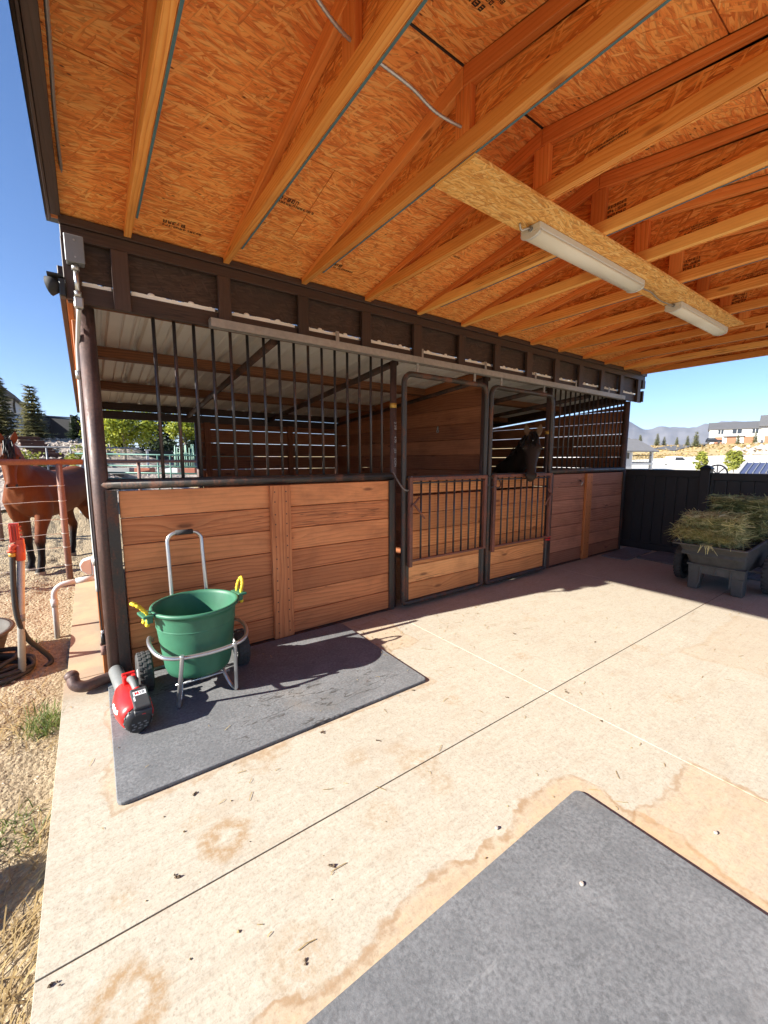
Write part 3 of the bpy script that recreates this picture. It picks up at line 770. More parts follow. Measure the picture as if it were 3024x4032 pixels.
for a, c in zip(seams, seams[1:]):
    xx = [CX0 + .01, 2.44, 4.88, 7.42] if a > 3 or a < 2.3 else [CX0 + .01, 1.22, 3.66, 6.1, 7.42]
    for x0, x1 in zip(xx, xx[1:]): deck_piece(mb, x0 + .002, x1 - .002, c + .0028, a - .0028, 0, .012)
seams = [1.435, .66, .0, -.62]
for a, c in zip(seams, seams[1:]):
    xx = [CX0 + .01, 2.44, 4.88, 7.42]
    for x0, x1 in zip(xx, xx[1:]): deck_piece(mb, x0 + .002, x1 - .002, c + .0028, a - .0028, 0, .012)
deck = mb.build('roof_deck', M['osb'], can)
mb = MB()
deck_piece(mb, CX0 - .012, CX1 + .02, RID, Y1 + .06, .0125, .012); deck_piece(mb, CX0 - .012, CX1 + .02, Y0 - .06, RID - .0005, .0125, .012)
mb.build('shingles', M['shingle'], can)
mb = MB(); mb.box((CX0 + .01, 1.434, dz(1.44) - .004), (7.42, 1.4425, dz(1.44) + .001)); mb.build('ridge_gap', M['black'], deck)
# mill stamps on the deck underside: short dark dashes, not legible in the photo either
def stamp(mb, o, ex, ey, rows, seed, sc=1.0):
    rn = random.Random(seed); o, ex, ey = V(o), V(ex).normalized(), V(ey).normalized()
    for r, (L, h) in enumerate(rows):
        x = 0
        while x < L:
            w = rn.uniform(.5, .9) * h
            for q in range(3):
                if rn.random() < .78:
                    p = o + ex * (x + rn.uniform(0, .3) * w) + ey * (sum(b * 1.45 for _, b in rows[:r]) + h * q * .36)
                    ww = w * rn.uniform(.4, .9); hh = h * .22
                    mb.quad(p, p + ex * ww, p + ex * ww + ey * hh, p + ey * hh)
            for q in range(2):
                if rn.random() < .8:
                    p = o + ex * (x + w * q * .75) + ey * (sum(b * 1.45 for _, b in rows[:r])); mb.quad(p, p + ex * w * .22, p + ex * w * .22 + ey * h * .95, p + ey * h * .95)
            x += w * 1.35
mb = MB()
sx, sy = V((1, 0, 0)), V((0, -1, SL)).normalized()
for x, y, sd in ((.48, 2.98, 1), (1.02, 2.5, 2), (1.55, 2.9, 3), (2.2, 2.4, 5)):
    stamp(mb, (x, y, dz(y) - .0015), sx, sy, [(.22, .018), (.12, .03)], sd)
sy2 = V((0, -1, -SL)).normalized()
for x, y, sd in ((1.15, 1.22, 7), (1.05, .98, 8), (2.35, 1.2, 9)):
    stamp(mb, (x, y, dz(y) - .0015), sx, sy2, [(.16, .03), (.2, .02), (.2, .02), (.16, .03)], sd)
mb.build('mill_stamp', M['ink'], deck)
# trusses: 2x lumber chords on a strand board web
def truss(x, stampseed=None, blue=True):
    t = thing('truss', (0, 0, 0), None, None); t.parent = can; BASE[t.name] = V((3.65, 1.45, 2.85))
    w = .038; xr = x; xl = x - w; zb = 2.85; dch = .072
    ye = Y0 + .05
    for s in ((3.165, RID + .001), (ye, RID - .001)):
        mb = MB(); a, c = s
        p = [(xl, a, dz(a) - .0015), (xl, c, dz(c) - .0015), (xl, c, dz(c) - .0015 - .085), (xl, a, max(zb - .0, dz(a) - .0865))]
        if a < c: p = p[::-1]
        mb.prism(p, (w, 0, 0), random.random()); mb.build('top_chord', M['lumber'], t, bevel=.003)
    mb = MB()
    yb = 3.165
    hh = min(dch, .034)
    # bottom chord tapers under the top chord at the heel
    pts = [(xl - .001, ye, zb), (xl - .001, 3.165, zb), (xl - .001, 3.165, zb + .004), (xl - .001, 2.75, zb + dch), (xl - .001, .05, zb + dch), (xl - .001, ye, zb + .004)]
    mb.prism(pts, (w + .0005, 0, 0), random.random()); mb.build('bottom_chord', M['lumber_b'], t, bevel=.003)
    for y in (RID, ):
        mb = MB(); mb.box((xl + .002, y - .045, zb + dch + .001), (xr - .0005, y + .043, dz(y) - .09), None, 2); mb.build('king_post', M['lumber'], t, bevel=.002)
    ww = .0115
    mb = MB()
    ys = 2.86 if blue else 3.15
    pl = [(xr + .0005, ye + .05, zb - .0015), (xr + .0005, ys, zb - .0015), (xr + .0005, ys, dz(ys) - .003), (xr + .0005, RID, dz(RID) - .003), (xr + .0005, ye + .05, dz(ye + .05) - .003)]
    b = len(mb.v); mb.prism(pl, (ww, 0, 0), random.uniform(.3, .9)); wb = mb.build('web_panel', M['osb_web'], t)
    if blue:
        mb = MB(); mb.box((xr + .0008, ye + .06, zb - .0026), (xr + ww + .0003, ys - .01, zb - .0016)); mb.build('sealed_edge', M['teal'], wb)
    if stampseed is not None:
        mb = MB(); rn = random.Random(stampseed)
        for y in ((RID - .42, RID + .62) if stampseed % 2 else (RID - .6, RID - .15, RID + .55)):
            zt = dz(y) - .115
            L = max(.03, (zt - zb - .1))
            stamp(mb, (xr - .0008, y, zb + .085), (0, 1, 0), (0, 0, 1), [(.17, L * .2), (.13, L * .16), (.2, L * .16)], stampseed * 7 + int(y * 10))
        mb.build('mill_stamp', M['ink'], wb)
    return t
for k in range(13):
    truss(.325 + .585 * k, None if k < 3 else k, k in (0, 1, 2, 4, 6, 8, 10))
# gable end, painted brown
mb = MB(); mb.prism([(CX0, -.6, 2.862), (CX0, 3.19, 2.862), (CX0, 3.19, dz(3.19)), (CX0, RID, dz(RID)), (CX0, -.6, dz(-.6))], (.012, 0, 0)); mb.prism([(CX0 + .013, -.6, 2.866), (CX0 + .013, 3.12, 2.866), (CX0 + .013, 3.12, 2.93), (CX0 + .013, 2.8, 2.95), (CX0 + .013, -.2, 2.95), (CX0 + .013, -.6, 2.9)], (.045, 0, 0))
mb.prism([(CX0 - .013, -.66, 2.885), (CX0 - .013, 3.22, 2.885), (CX0 - .013, 3.22, dz(3.22) + .01), (CX0 - .013, RID, dz(RID) + .01), (CX0 - .013, -.66, dz(-.66) + .01)], (.0125, 0, 0))
mb.build('gable_end', M['paint_brown'], can, bevel=.002)
# header over the stall front
mb = MB()
mb.box((-.03, 3.12, 2.835), (7.53, 3.158, 2.882), .5, 0); mb.box((-.028, 3.135, 2.765), (7.5, 3.172, 2.834), .4, 0); mb.box((-.028, 3.1725, 2.80), (7.5, 3.21, 2.884), .4, 0)
mb.build('header_plate', M['paint_brown'], can, bevel=.003)
mb = MB(); mb.box((.02, 3.188, 2.562), (7.42, 3.202, 2.80)); mb.build('header_panel', M['osb_brown'], can)
mb = MB(); mb.box((-.02, 3.165, 2.425), (7.5, 3.203, 2.528), .5, 0); mb.build('header_beam', M['paint_brown'], can, bevel=.003)
sx_ = [(-.03, .05), (.21, .30), (.83, .917), (1.428, 1.515), (2.017, 2.109), (2.597, 2.698), (3.201, 3.296), (3.766, 3.861), (4.35, 4.456), (4.935, 5.037), (5.505, 5.61), (6.09, 6.195), (6.67, 6.775), (7.25, 7.355)]
for a, c in sx_:
    mb = MB(); mb.box((a, 3.128, 2.415 if a > -.01 else 2.43), (c, 3.1635, 2.7645), None, 2); mb.build('header_stud', M['paint_brown'], can, bevel=.003)
mb = MB(); mb.box((7.41, 3.125, 2.64), (7.50, 3.19, 2.764)); mb.box((7.43, 3.125, 2.43), (7.47, 3.19, 2.60)); mb.build('header_end', M['paint_brown'], can)
# foam closure strip with rib bumps seen through the header slot
rn = random.Random(3)
for (a0, a), (c, c1) in zip(sx_, sx_[1:]):
    mb = MB(); x = a + .008; pts = []
    while x < c - .006: pts.append((x, 2.552 + rn.uniform(-.006, .005))); x += .018
    if len(pts) < 4: continue
    for (xa, za), (xb, zb_) in zip(pts, pts[1:]):
        mb.box((xa, 3.17, 2.5295), (xb + .0002, 3.186, (za + zb_) / 2))
    xx = a + .12
    while xx < c - .05:
        mb.sphere((xx, 3.178, 2.555), (.022, .011, .014), 8, 6); xx += .24
    mb.build('foam_closure', M['foam'], can)
# hanging walk board along the ridge
mb = MB(); mb.box((1.50, 1.395, 2.8325), (5.42, 1.655, 2.8475), .5, 0); wb = mb.build('walk_board', M['osb_light'], can)
# near header and its posts (behind the photographer)
mb = MB(); mb.box((0, -.66, 2.62), (7.4, -.60, 2.845), .5, 0); mb.build('front_beam', M['paint_brown'], can)
for x in (.06, 3.7, 7.35):
    mb = MB(); mb.cyl((x, -.63, 0), (x, -.63, 2.62), .05, n=14); mb.build('post', M['steel_post'], can)

# things fixed to the canopy ------------------------------------------------
def striplight(x0, x1, lab):
    t = thing('strip_light', (x0, 1.58, 2.8325), lab, 'light fixture', 'strip lights under the walk board')
    y0, y1, z = 1.515, 1.645, 2.8325
    mb = MB(); mb.box((x0, y0, z - .038), (x1, y1, z - .0005), .5, 0); mb.build('housing', M['white'], t, bevel=.005, seg=2)
    mb = MB()
    pr = [(y0 + .004, z - .0385), (y0 + .012, z - .052), (y0 + .035, z - .063), ((y0 + y1) / 2, z - .067), (y1 - .035, z - .063), (y1 - .012, z - .052), (y1 - .004, z - .0385)]
    mb.prism([(x0 + .02, a, b) for a, b in pr], (x1 - x0 - .04, 0, 0), .5, True); mb.build('diffuser', M['lens'], t)
    for xx in (x0, x1 - .02):
        mb = MB(); mb.prism([(xx, a + (.004 if i > 3 else -.004) * (i in (0, 1, 5, 6)), b - .003 * (0 < i < 6)) for i, (a, b) in enumerate(pr)], (.0195, 0, 0), .5, True); mb.build('end_cap', M['white'], t)
    mb = MB(); mb.cyl((x0 - .014, 1.575, z - .022), (x0 + .002, 1.575, z - .022), .013, n=12); mb.build('cable_gland', M['grey_box'], t)
    return t
striplight(2.17, 3.50, 'long white strip light nearer the camera with braided cable at its end')
striplight(4.20, 5.40, 'white strip light at the far end of the hanging walk board')
def flex(name, pts, r, lab, cat='conduit', mat=None, group=None, ribs=True):
    P_ = smooth_path(pts, 10 if len(pts) > 3 else 14)
    # resample finely so the armour rings read
    L = [0]
    for a, b in zip(P_, P_[1:]): L.append(L[-1] + (b - a).length)
    n = max(8, int(L[-1] / (r * 1.3))) if ribs else len(P_) * 2
    Q = []; k = 0
    for i in range(n + 1):
        s = L[-1] * i / n
        while k < len(L) - 2 and L[k + 1] < s: k += 1
        u = (s - L[k]) / max(1e-6, L[k + 1] - L[k]); Q.append(P_[k].lerp(P_[k + 1], u))
    mb = MB(); mb.tube(Q, [r * (1.0 if i % 2 else .8) for i in range(n + 1)] if ribs else r, 8)
    return tag(mb.build(name, mat or M['galv'], None, loc=P_[0]), lab, cat, group)
flex('flexible_conduit', [(.58, 1.32, 3.0), (.78, 1.40, 2.985), (.90, 1.425, 2.98), (1.03, 1.44, 2.99), (1.18, 1.45, 2.99), (1.33, 1.465, 2.975), (1.485, 1.44, 2.96)], .0075, 'silver armoured conduit sagging between the rafters near the ridge')
flex('flexible_conduit', [(.004, .3, 2.955), (.004, 1.9, 2.96), (-.001, 2.4, 2.955), (.008, 2.9, 2.95), (.022, 3.11, 2.90)], .0085, 'long armoured conduit running along the brown gable end')
flex('flexible_conduit', [(2.10, 1.60, 2.832), (2.115, 1.60, 2.80), (2.135, 1.585, 2.805), (2.16, 1.575, 2.812)], .007, 'short looped cable entering the near strip light')
flex('flexible_conduit', [(3.50, 1.56, 2.80), (3.62, 1.54, 2.79), (3.75, 1.57, 2.815), (4.0, 1.60, 2.815), (4.19, 1.575, 2.81)], .006, 'thin cable slung between the two strip lights', mat=M['galv_dull'])
jb = thing('junction_box', (.03, 3.10, 2.61), 'grey steel electrical box at the top left corner of the header', 'electrical box')
mb = MB(); mb.box((-.01, 3.06, 2.615), (.075, 3.126, 2.755)); mb.build('box_body', M['grey_box'], jb, bevel=.004)
mb = MB(); mb.box((-.013, 3.052, 2.612), (.078, 3.0595, 2.758)); cv = mb.build('cover', M['grey_box'], jb, bevel=.003)
mb = MB()
for z in (2.64, 2.73): mb.cyl((.033, 3.049, z), (.033, 3.052, z), .005, n=8)
mb.build('screws', M['galv'], cv)
pc = thing('metal_conduit', (.03, 3.1, 2.4), 'shiny metal conduit running down from the grey box along the corner post', 'conduit')
mb = MB(); mb.tube([(.03, 3.10, 2.615), (.03, 3.10, 2.44)], .0125, 12); mb.build('pipe', M['chrome'], pc)
for z in (2.60, 2.455):
    mb = MB(); mb.cyl((.03, 3.10, z - .018), (.03, 3.10, z + .012), .019, n=12); mb.build('coupling', M['galv'], pc)
mb = MB(); mb.box((.008, 3.08, 2.375), (.054, 3.12, 2.436)); mb.build('pull_elbow', M['galv'], pc, bevel=.006)
mb = MB(); mb.tube(smooth_path([(.03, 3.11, 2.375), (.014, 3.21, 2.25), (.004, 3.285, 2.1), (-.002, 3.288, 1.6), (-.002, 3.288, .95), (-.004, 3.288, .62)], 6), .0115, 10); mb.build('pipe', M['pvc'], pc)
for z in (2.0, .80):
    mb = MB(); mb.cyl((-.002, 3.288, z), (-.002, 3.288, z + .05), .016, n=10); mb.build('coupling', M['galv'], pc)
fl = thing('flood_light', (-.06, 3.17, 2.5), 'black flood light on the outside of the corner under the gable', 'flood light')
mb = MB(); mb.box((-.055, 3.10, 2.43), (-.022, 3.17, 2.53)); mb.build('mount', M['black'], fl, bevel=.006)
mb = MB(); mb.tube([(-.05, 3.14, 2.49), (-.075, 3.14, 2.49), (-.10, 3.15, 2.485)], [.03, .045, .052], 14); mb.box((-.105, 3.09, 2.535), (-.03, 3.2, 2.545)); mb.build('lamp_head', M['black_rub'], fl)
# ------------------------------------------------------------------ rubber mats
def rmat(lab, x0, x1, y0, y1, z=.003, th=.017, rot=0, group='rubber stall mats'):
    cx, cy = (x0 + x1) / 2, (y0 + y1) / 2; hx, hy = (x1 - x0) / 2, (y1 - y0) / 2
    mb = MB(); r = .03; pts = []
    for (sx, sy, a0) in ((1, 1, 0), (-1, 1, 90), (-1, -1, 180), (1, -1, 270)):
        pts += [V((cx + sx * (hx - r) + r * math.cos(rad(a0 + 30 * k)), cy + sy * (hy - r) + r * math.sin(rad(a0 + 30 * k)), z)) for k in range(4)]
    R = Matrix.Rotation(rot, 3, 'Z'); c = V((cx, cy, 0)); pts = [R @ (p - c) + c for p in pts]
    mb.prism(pts, (0, 0, th))
    return tag(mb.build('rubber_mat', M['mat'], None, bevel=.004, loc=(cx, cy, z), seg=2), lab, 'mat', group)
rmat('dark grey rubber mat under the green wheeled tub and the red blower', 0, 1.775, 1.965, 3.15, rot=rad(-.4))
rmat('large dark grey rubber mat at the lower right edge, nearest the camera', -.13, 1.70, -.36, .858, rot=rad(.2))
rmat('rubber mat in the shade along the black fence, behind the hay cart', 6.66, 7.44, .9, 2.72, rot=rad(-2))
rmat('scuffed rubber mat lying crooked by the far stall corner', 6.40, 7.40, 2.76, 3.14, rot=rad(3))

# ------------------------------------------------------------------ green tub cart
tc = thing('wheeled_tub', (.50, 2.80, 0), 'green plastic tub with yellow rope handles on a chrome two-wheeled frame', 'wheelbarrow')
cx, cy = .50, 2.765
prof = [(0, .165), (.165, .163), (.186, .175), (.198, .21), (.222, .40), (.238, .545), (.243, .572), (.256, .574), (.262, .582), (.260, .594), (.250, .598), (.240, .594), (.234, .575), (.215, .40), (.190, .215), (.175, .19), (.0, .185)]
mb = MB(); mb.lathe(prof, (cx, cy, 0), 44, cap=False); tub = mb.build('tub', M['green'], tc)
# mould ribs and handle lugs
mb = MB()
ang = rad(10)
for s in (1, -1):
    d = V((math.cos(ang), math.sin(ang), 0)) * s; e = V((-d.y, d.x, 0))
    o = V((cx, cy, 0)) + d * .268
    mb.obox(o + d * .022 + V((0, 0, .588)), (.03, .062, .008), (d, e, V((0, 0, 1))))
    mb.obox(o + d * .012 + V((0, 0, .562)), (.016, .05, .018), (d, e, V((0, 0, 1))))
mb.build('handle_lug', M['green'], tub, bevel=.005, seg=2)
mb = MB(); mb.lathe([(.2295, .47), (.2335, .476), (.2305, .482)], (cx, cy, 0), 44); mb.build('rib', M['green'], tub)
for s in (1, -1):
    d = V((math.cos(ang), math.sin(ang), 0)) * s; e = V((-d.y, d.x, 0)); o = V((cx, cy, 0)) + d * .292
    lean = d * (.02 if s > 0 else .065)
    P_ = smooth_path([o - e * .032 + V((0, 0, .545)), o - e * .032 + V((0, 0, .605)), o - e * .03 + lean * .6 + V((0, 0, .655)), o + lean + V((0, 0, .69 if s > 0 else .672)), o + e * .03 + lean * .6 + V((0, 0, .655)), o + e * .032 + V((0, 0, .605)), o + e * .032 + V((0, 0, .545))], 7)
    mb = MB(); mb.tube(P_, [.0098 + .0022 * math.sin(i * 1.9) for i in range(len(P_))], 9)
    for q in (-1, 1): mb.sphere(o + e * .032 * q + V((0, 0, .535)), .014, 9, 6)
    mb.build('rope_handle', M['yellow'], tc)
# tubular frame: U rail round the front at mid height going back to the axle and up to the handle
rz = .36
rail = smooth_path([(.268, 3.03, .30), (.236, 2.86, .385), (.222, 2.70, .40), (.245, 2.575, .385), (.30, 2.515, .37), (.42, 2.490, .36), (.58, 2.490, .36), (.70, 2.515, .37), (.755, 2.575, .385), (.778, 2.70, .40), (.764, 2.86, .385), (.732, 3.03, .30)], 6)
mb = MB(); mb.tube(rail, .0125, 10); mb.build('frame_rail', M['chrome'], tc)
for s, x in ((1, .36), (-1, .655)):
    mb = MB(); mb.tube(smooth_path([(x, 2.482, .385), (x - .005 * s, 2.50, .30), (x - .02 * s, 2.565, .09), (x - .02 * s, 2.575, .035), (x - .01 * s, 2.62, .0315), (x + .005 * s, 2.66, .06), (x + .03 * s, 2.76, .15), (x + .02 * s, 2.95, .15)], 6), .0115, 10)
    mb.build('leg', M['chrome'], tc)
mb = MB(); mb.tube([(.345, 2.70, .105), (.67, 2.70, .105)], .009, 8); mb.build('cross_bar', M['chrome'], tc)
for x in (.40, .63):
    mb = MB(); mb.box((x - .012, 2.74, .125), (x + .012, 2.80, .16)); mb.build('clamp', M['chrome'], tc, bevel=.002)
mb = MB(); mb.tube([(.20, 2.955, .13), (.83, 2.955, .13)], .009, 8); mb.build('axle', M['galv'], tc)
hz_ = .985
hnd = [V((.40, 2.99, .12)), V((.402, 3.02, .5)), V((.402, 3.06, .85))] + arc((.402 + .06, 3.075, .94), .06, math.pi, math.pi / 2, (1, 0, 0), (0, .12, 1), 6) + arc((.618 - .06, 3.075, .94), .06, math.pi / 2, 0, (1, 0, 0), (0, .12, 1), 6) + [V((.618, 3.06, .85)), V((.625, 3.02, .5)), V((.63, 2.99, .12))]
mb = MB(); mb.tube(hnd, .0125, 10); hb = mb.build('handle', M['chrome'], tc)
mb = MB(); mb.cyl((.455, 3.0825, 1.0), (.565, 3.0825, 1.0), .018, n=12); mb.build('grip', M['black_rub'], hb)
def wheel(x, y, R, w, parent, treads=26):
    a = R - .06 if R > .1 else R * .5
    prof = [(R * .55, -w * .36), (R * .72, -w * .47), (R * .88, -w * .5), (R * .965, -w * .40), (R * .985, -w * .2), (R * .985, w * .2), (R * .965, w * .40), (R * .88, w * .5), (R * .72, w * .47), (R * .55, w * .36)]
    mb = MB(); mb.lathe(prof, (x, y, R), 36, 'x', True)
    for k in range(treads):
        th = 2 * math.pi * k / treads
        for j, xx in enumerate((-.31, -.02, .29)):
            t2 = th + (.5 * 2 * math.pi / treads if j == 1 else 0)
            d = V((0, math.cos(t2), math.sin(t2))); e = V((0, -math.sin(t2), math.cos(t2)))
            mb.obox(V((x + xx * w, y, R)) + d * R * (.985 if j == 1 else .97), (w * .115, R * .085, R * .035), (V((1, 0, 0)), e, d))
    wh = thing('wheel', (0, 0, 0), None, None); wh.parent = parent; BASE[wh.name] = BASE[parent.name]
    mb.build('tyre', M['tire'], wh, bevel=.002)
    mb = MB(); mb.lathe([(.018, -w * .5), (.03, -w * .42), (R * .3, -w * .22), (R * .52, -w * .34), (R * .57, -w * .34), (R * .57, w * .34), (R * .52, w * .34), (R * .3, w * .22), (.03, w * .42), (.018, w * .5)], (x, y, R), 24, 'x'); mb.build('rim', M['white'] if R < .2 else M['black'], wh)
wheel(.205, 2.955, .128, .088, tc, 22)
wheel(.815, 2.955, .128, .088, tc, 22)

# ------------------------------------------------------------------ red cordless blower
bl = thing('leaf_blower', (.105, 2.70, .02), 'red and black cordless leaf blower with grey nozzle lying on the rubber mat', 'leaf blower', rot=rad(4.5))
# local frame: +y towards nozzle, z up, origin on the mat
def brings(st, n=20):
    R = []
    for y, x0, z0, rx, rz_ in st: R.append([(x0 + rx * math.cos(2 * math.pi * k / n), y, z0 + rz_ * math.sin(2 * math.pi * k / n)) for k in range(n)])
    return R
mb = MB(); mb.rings(brings([(-.235, 0, .082, .070, .070), (-.20, 0, .085, .083, .082), (-.12, -.004, .088, .092, .087), (-.03, -.006, .086, .088, .084), (.05, -.008, .078, .074, .074), (.11, -.008, .070, .060, .062), (.15, -.008, .066, .054, .056)])); body = mb.build('body', M['red'], bl)
mb = MB(); mb.rings(brings([(.10, -.008, .066, .048, .048), (.30, -.01, .060, .044, .044), (.49, -.012, .056, .043, .043), (.50, -.012, .056, .040, .040)])); mb.build('nozzle', M['grey_tool'], bl)
mb = MB(); mb.rings(brings([(-.262, 0, .066, .040, .042), (-.258, 0, .068, .056, .058), (-.245, 0, .075, .066, .067), (-.228, 0, .079, .0705, .0705)])); intake = mb.build('intake_grille', M['blk_tool'], bl)
mb = MB()
for k in range(14):
    a = 2 * math.pi * k / 14; d = V((math.cos(a), 0, math.sin(a))); mb.obox(V((0, -.2385, .077)) + d * .0675, (.0035, .007, .003), (d.cross(V((0, 1, 0))), V((0, 1, 0)), d))
mb.build('intake_rib', M['grey_tool'], intake)
for i_ in range(9):
    q_ = V((-.028 + .028 * (i_ % 3) + .008 * (i_ // 3 % 2), -.2625, .040 + .014 * (i_ // 3))); mb = MB(); mb.obox(q_, (.007, .0008, .0035)); mb.build('intake_hole', M['grey_tool'], intake)
# handle arch on top
mb = MB()
mb.obox((.012, .085, .148), (.034, .028, .034), None, .5); mb.obox((.034, .075, .178), (.012, .02, .016)); mb.obox((-.010, .075, .178), (.012, .02, .016)); mb.obox((.012, .10, .194), (.036, .012, .009))
mb.build('handle_front', M['red'], bl, bevel=.006, seg=2)
mb = MB(); mb.tube(smooth_path([(.012, .07, .17), (.014, .02, .192), (.018, -.05, .19), (.022, -.09, .172)], 5), .019, 12); mb.build('handle_grip', M['grey_tool'], bl)
mb = MB(); mb.tube(smooth_path([(.022, -.085, .173), (.024, -.11, .158), (.024, -.14, .14)], 4), .023, 12); mb.build('handle_neck', M['red'], bl)
# battery
ax = (V((1, 0, 0)), V((0, .93, .37)).normalized(), V((0, -.37, .93)).normalized())
bc = V((.024, -.185, .148))
mb = MB(); mb.obox(bc, (.041, .070, .034), ax); M['battery'] = plain('battery casing', (.05, .051, .054), .4, 0, .15, 40)
bat = mb.build('battery', M['battery'], bl, bevel=.007, seg=2)
mb = MB(); mb.obox(bc - ax[1] * .072 - ax[2] * .018, (.043, .012, .034), ax); mb.build('battery_foot', M['battery'], bat, bevel=.004)
mb = MB(); mb.obox(bc + ax[2] * .0342 + ax[1] * .03, (.031, .015, .0005), ax); mb.build('label_plate', M['white_mark'], bat)
tm = text_mesh('M', .027, .0003, .0006); mb = MB(); mb.add_mesh(tm, frame(bc + ax[2] * .0351 + ax[1] * .0305 - ax[0] * .014, ax[0], ax[1])); mb.build('label_letter', M['red_mark'], bat)
tm = text_mesh('18', .027, .0003, .0006); mb = MB(); mb.add_mesh(tm, frame(bc + ax[2] * .0351 + ax[1] * .0305 + ax[0] * .010, ax[0], ax[1])); mb.build('label_number', M['grey_box'], bat)
mb = MB(); mb.obox(bc + ax[2] * .0342 - ax[1] * .005 - ax[0] * .03, (.004, .014, .0005), ax); mb.build('white_stripe', M['white_mark'], bat)
mb = MB(); mb.obox(bc - ax[1] * .0842 - ax[2] * .020, (.008, .0006, .016), ax); mb.build('red_sticker', M['red_mark'], bat)
# white lightning-like flash on the left flank
def flank(y, zz, off=.0015):
    st = [(-.20, .083, .085, .082, 0), (-.12, .092, .088, .087, -.004), (-.03, .088, .086, .084, -.006), (.05, .074, .078, .074, -.008)]
    for a, b in zip(st, st[1:]):
        if y <= b[0]:
            u = (y - a[0]) / (b[0] - a[0]); break
    rx, zc, rz_, xc = [a[i] + (b[i] - a[i]) * u for i in (1, 2, 3, 4)]
    q = max(-.98, min(.98, (zz - zc) / rz_)); return V((xc - (rx + off) * math.sqrt(1 - q * q), y, zz + off * q))
poly = [(-.05, .108), (-.062, .122), (-.075, .112), (-.088, .128), (-.108, .116), (-.125, .128), (-.15, .112), (-.165, .124), (-.172, .104), (-.15, .098), (-.12, .10), (-.09, .10), (-.07, .098)]
mb = MB(); b = len(mb.v); cpt = flank(-.11, .109)
mb.v.append(cpt)
for y, z in poly: mb.v.append(flank(y, z))
for i in range(len(poly)): mb.face((0, 1 + i, 1 + (i + 1) % len(poly)))
mb.build('white_emblem', M['white_mark'], body)

# ------------------------------------------------------------------ black hay cart with hay
ck = thing('garden_cart', (5.62, 1.5, 0), 'black moulded plastic two-wheeled garden cart loaded with hay', 'cart')
# tub: stations along x (front end nearest camera)
def loop(x, yc, hy, z, r=.05, tilt=0.0, n=5):
    return (x, yc, hy, z)
cyc = 1.47
def rect_ring(x0, x1, y0, y1, z0, z1, r, n=4):
    pts = []
    for sx, sy, a0 in ((x1 - r, y1 - r, 0), (x0 + r, y1 - r, 90), (x0 + r, y0 + r, 180), (x1 - r, y0 + r, 270)):
        for k in range(n + 1):
            a = rad(a0 + 90 * k / n); px, py = sx + r * math.cos(a), sy + r * math.sin(a)
            u = (px - x0) / (x1 - x0); pts.append((px, py, z0 + (z1 - z0) * u))
    return pts
outer = [rect_ring(5.70, 6.46, 1.28, 1.70, .22, .22, .06), rect_ring(5.67, 6.52, 1.25, 1.735, .25, .25, .08), rect_ring(5.62, 6.62, 1.215, 1.775, .40, .40, .07), rect_ring(5.52, 6.80, 1.19, 1.83, .53, .60, .05), rect_ring(5.45, 6.87, 1.165, 1.865, .535, .61, .05), rect_ring(5.445, 6.875, 1.16, 1.87, .553, .63, .05),
         rect_ring(5.48, 6.84, 1.19, 1.84, .555, .632, .04), rect_ring(5.54, 6.78, 1.21, 1.81, .53, .60, .05), rect_ring(5.64, 6.60, 1.235, 1.755, .40, .40, .06), rect_ring(5.69, 6.50, 1.27, 1.715, .255, .255, .06)]
mb = MB(); mb.rings(outer); mb.build('tub', M['cart'], ck, bevel=.004)
for y0, y1 in ((1.225, 1.375), (1.585, 1.735)):
    mb = MB(); s0, s1 = (0, 1) if y0 < 1.4 else (1, 0)
    a, c = y0 + .03 * (1 - s0), y1 - .03 * (1 - s1)
    pl = [(y0, .30), (y1, .30), (y1 - (.05 if s0 == 0 else 0), .0), (y0 + (.05 if s0 == 1 else 0), .0)]
    b = len(mb.v)
    mb.prism([(5.66, y, z) for y, z in pl], (.12, 0, 0)); mb.build('leg', M['cart'], ck, bevel=.012, seg=2)
mb = MB(); mb.prism([(5.655, 1.222, .195), (5.655, 1.738, .195), (5.655, 1.738, .30), (5.655, 1.222, .30)], (.10, 0, 0))
mb.box((5.63, 1.21, .285), (5.70, 1.75, .305))
for y in (1.34, 1.48, 1.62): mb.box((5.642, y - .010, .08 if y != 1.48 else .20), (5.66, y + .010, .30))
mb.build('leg_skirt', M['cart'], ck, bevel=.006)
mb = MB(); mb.obox((5.585, 1.50, .455), (.006, .29, .045), (V((.86, 0, -.5)).normalized(), V((0, 1, 0)), V((.5, 0, .86)).normalized())); mb.build('front_lip', M['cart'], ck, bevel=.004)
def ywheel(x, y, R, w, parent):
    prof = [(R * .62, -w * .36), (R * .8, -w * .5), (R * .93, -w * .46), (R * .99, -w * .25), (R, 0), (R * .99, w * .25), (R * .93, w * .46), (R * .8, w * .5), (R * .62, w * .36)]
    wh = thing('wheel', (0, 0, 0), None, None); wh.parent = parent; BASE[wh.name] = BASE[parent.name]
    mb = MB(); mb.lathe(prof, (x, y, R), 36, 'y', True)
    for k in range(30):
        a = 2 * math.pi * k / 30; d = V((math.sin(a), 0, math.cos(a))); e = V((math.cos(a), 0, -math.sin(a)))
        for s in (-.25, .25): mb.obox(V((x, y + s * w, R)) + d * R * .985, (R * .05, w * .18, R * .025), (e, V((0, 1, 0)), d))
    mb.build('tyre', M['tire'], wh)
    mb = MB(); mb.lathe([(.02, -w * .6), (.045, -w * .5), (.05, -w * .2), (R * .58, -w * .25), (R * .63, -w * .35), (R * .63, w * .35), (R * .58, w * .25), (.05, w * .2), (.045, w * .5), (.02, w * .6)], (x, y, R), 24, 'y'); mb.build('rim', M['black'], wh)
ywheel(6.08, 1.925, .225, .085, ck)
ywheel(6.10, 1.095, .225, .095, ck)
